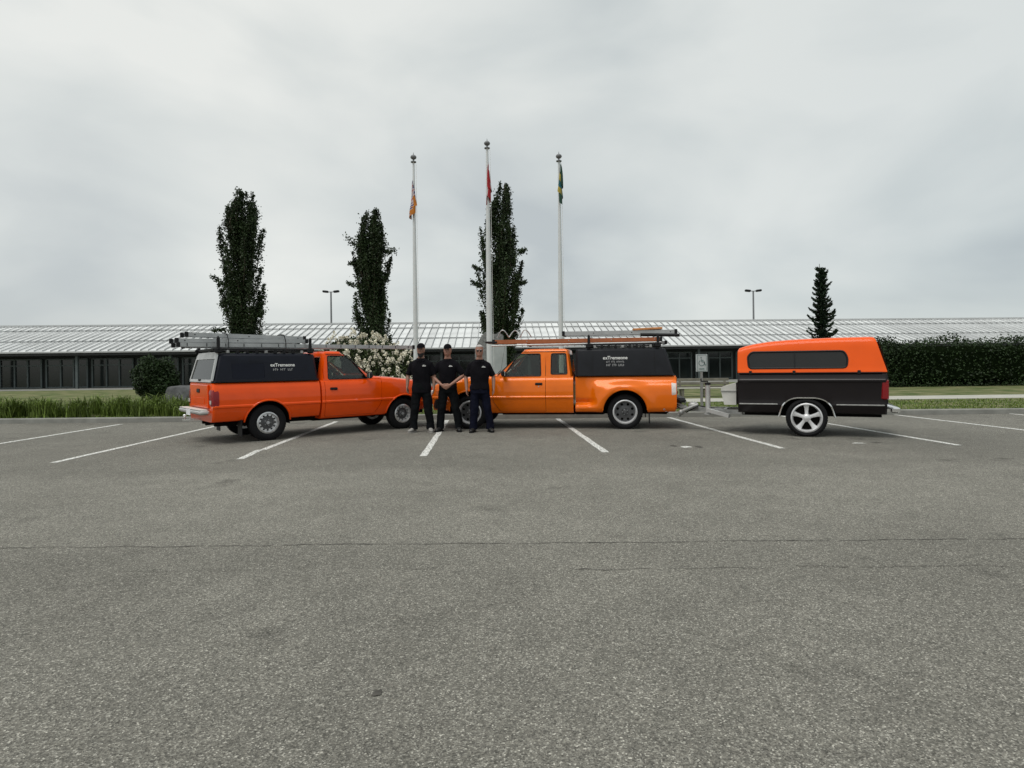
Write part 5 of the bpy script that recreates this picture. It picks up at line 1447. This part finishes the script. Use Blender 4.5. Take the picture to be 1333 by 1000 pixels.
    for v in me.vertices:
        c = v.co; fold = 1.6 if c.z < .25 or .42 < c.z < .58 else 1
        k = noise.noise(Vector((c.x * 9, c.y * 9, c.z * 7 + sp['seed'] * 2))) * .011 * fold + noise.noise(Vector((c.x * 20, c.y * 20, c.z * 22))) * .004 * fold
        sx = .1 if c.x > 0 else -.1
        d = Vector((c.x - sx, c.y, 0)).normalized(); v.co = c + d * k
    link('trousers', me, sp['pants'], t, 80)
    for s in (-1, 1):
        fx = sp['feet'][s]; yaw = s * .30
        mb = MB(); rings = []
        for y, w_, h_ in ((.085, .025, .05), (.07, .036, .085), (.02, .040, .10), (-.04, .042, .085), (-.10, .047, .062), (-.155, .046, .05), (-.185, .034, .04), (-.20, .015, .03)):
            rings.append([Vector((w_ * math.cos(a), y, max(.012, .022 + h_ * .5 + h_ * .5 * math.sin(a) * 1.0))) for a in (2 * PI * k / 12 for k in range(12))])
        mt = Matrix.Rotation(yaw, 4, 'Z'); rings = [[mt @ p + Vector((fx[0], fx[1], 0)) for p in r_] for r_ in rings]
        mb.loft(rings); so = obj('shoe', mb, sp['shoe'], t, 60)
        mb = MB(); mb.loft([[mt @ Vector((x, y, z)) + Vector((fx[0], fx[1], 0)) for x, y in ((-.036, .085), (.036, .085), (.045, 0), (.050, -.11), (.035, -.19), (0, -.207), (-.035, -.19), (-.050, -.11), (-.045, 0))] for z in (.002, .024)]); obj('sole', mb, sp.get('sole', 'black'), so)
    # hair, hats, beard
    if sp['head'] == 'cap':
        mb = MB(); mb.loft([[(rx * math.cos(a), y + ry * math.sin(a), z) for a in (2 * PI * k / 20 for k in range(20))] for z, rx, ry, y in ((1.712, .080, .103, .010), (1.725, .083, .106, .010), (1.76, .080, .101, .012), (1.79, .064, .082, .012), (1.812, .032, .042, .012), (1.816, .01, .01, .012))])
        cp = obj('cap', mb, 'shirt', t, 60)
        mb = MB(); mb.loft([[(x, y, z) for x, y, z in ((-.060, -.075, 1.722), (.060, -.075, 1.722), (.045, -.145, 1.708), (0, -.163, 1.704), (-.045, -.145, 1.708))], [(x, y, z + .006) for x, y, z in ((-.060, -.075, 1.722), (.060, -.075, 1.722), (.045, -.145, 1.708), (0, -.163, 1.704), (-.045, -.145, 1.708))]]); obj('cap_peak', mb, 'shirt', cp)
    if sp['head'] in ('grey', 'cap'):
        mb = MB(); hr = .007
        mb.loft([[((rx + hr) * math.cos(a), y + (ry + hr) * math.sin(a) * (1 if math.sin(a) > 0 or zz > 1.745 else .0) , zz) for a in (2 * PI * k / 24 for k in range(24))] for zz, rx, ry, y in ((1.60, .050, .070, .012), (1.64, .066, .088, .006), (1.68, .073, .095, .006), (1.72, .075, .097, .008), (1.745, .073, .093, .010), (1.77, .066, .082, .010), (1.795, .046, .056, .010), (1.812, .018, .022, .010))])
        obj('hair', mb, 'hair_grey' if sp['head'] == 'grey' else 'hair_dark', t, 60)
    if sp.get('beard'):
        mb = MB()
        mb.loft([[(rx * math.cos(a), y + ry * math.sin(a) * (1 if math.sin(a) < 0 else .2), z) for a in (2 * PI * k / 20 for k in range(20))] for z, rx, ry, y in ((1.515, .02, .02, -.055), (1.535, .042, .045, -.050), (1.565, .060, .068, -.030), (1.595, .067, .081, -.018), (1.615, .070, .083, -.010), (1.65, .073, .060, -.004))])
        me = remesh(mb, .008, 1)
        for v in me.vertices: v.co += Vector((noise.noise(v.co * 60), noise.noise(v.co * 60 + Vector((5, 0, 0))), noise.noise(v.co * 60 + Vector((0, 9, 0))))) * .006
        link('beard', me, 'hair_dark', t, 80)
    if sp.get('glasses'):
        mb = MB()
        for s in (-1, 1): mb.ball((s * .032, -.100, 1.680), (.025, .005, .017), 12, 6); mb.bar((s * .056, -.095, 1.685), (s * .078, .01, 1.682), .004)
        mb.bar((-.012, -.104, 1.685), (.012, -.104, 1.685), .005); obj('sunglasses', mb, 'black', t, 50)
    return t

side = {1: (-.1, -.15, -1), -1: (.1, -.15, -1)}
person((-2.35, 12.72), R(0), 1.83, dict(elbow={1: (.262, .03, 1.14), -1: (-.275, .03, 1.15)}, wrist={1: (.262, -.06, .90), -1: (-.275, -.07, .92)}, hand={1: (0, -.18, -1), -1: (0, -.22, -1)}, palm={1: (-1, -.1, 0), -1: (1, -.1, 0)}, thumb={1: 1, -1: -1}, curl=.8,
       feet={1: (.17, 0), -1: (-.17, 0)}, girth=1.02, skin='skin_dark', brow='hair_dark', hem=.80, collar=True, pants='trouser', shoe='shoe_grey', sole='shoe_grey', head='cap', beard=True, seed=1),
       'bearded man in dark cap, black polo and black trousers with pale shoes, leftmost of three')
person((-1.81, 12.80), R(-3), 1.81, dict(elbow={1: (.335, -.03, 1.155), -1: (-.335, -.03, 1.155)}, wrist={1: (.085, -.21, .965), -1: (-.085, -.21, .965)}, hand={1: (-.85, -.15, -.45), -1: (.85, -.13, -.5)}, palm={1: (-.1, 1, .1), -1: (.1, 1, .1)}, thumb={1: -1, -1: 1}, curl=.7,
       feet={1: (.21, 0), -1: (-.17, 0)}, girth=0.99, skin='skin', brow='hair_dark', hem=.88, collar=False, pants='trouser', shoe='shoe_black', head='cap', seed=2),
       'clean shaven man in dark cap with hands clasped in front, between the other two men')
person((-1.13, 12.60), R(4), 1.78, dict(elbow={1: (.285, .04, 1.14), -1: (-.285, .03, 1.14)}, wrist={1: (.285, -.05, .90), -1: (-.27, -.06, .89)}, hand={1: (0, -.2, -1), -1: (0, -.2, -1)}, palm={1: (-1, -.2, 0), -1: (1, -.2, 0)}, thumb={1: 1, -1: -1}, curl=.6,
       feet={1: (.20, 0), -1: (-.14, 0)}, girth=1.08, skin='skin', brow='hair_grey', hem=.88, collar=True, pants='jeans', shoe='shoe_black', head='grey', glasses=True, seed=3),
       'grey haired man in sunglasses, black polo and navy jeans, beside the orange truck door')
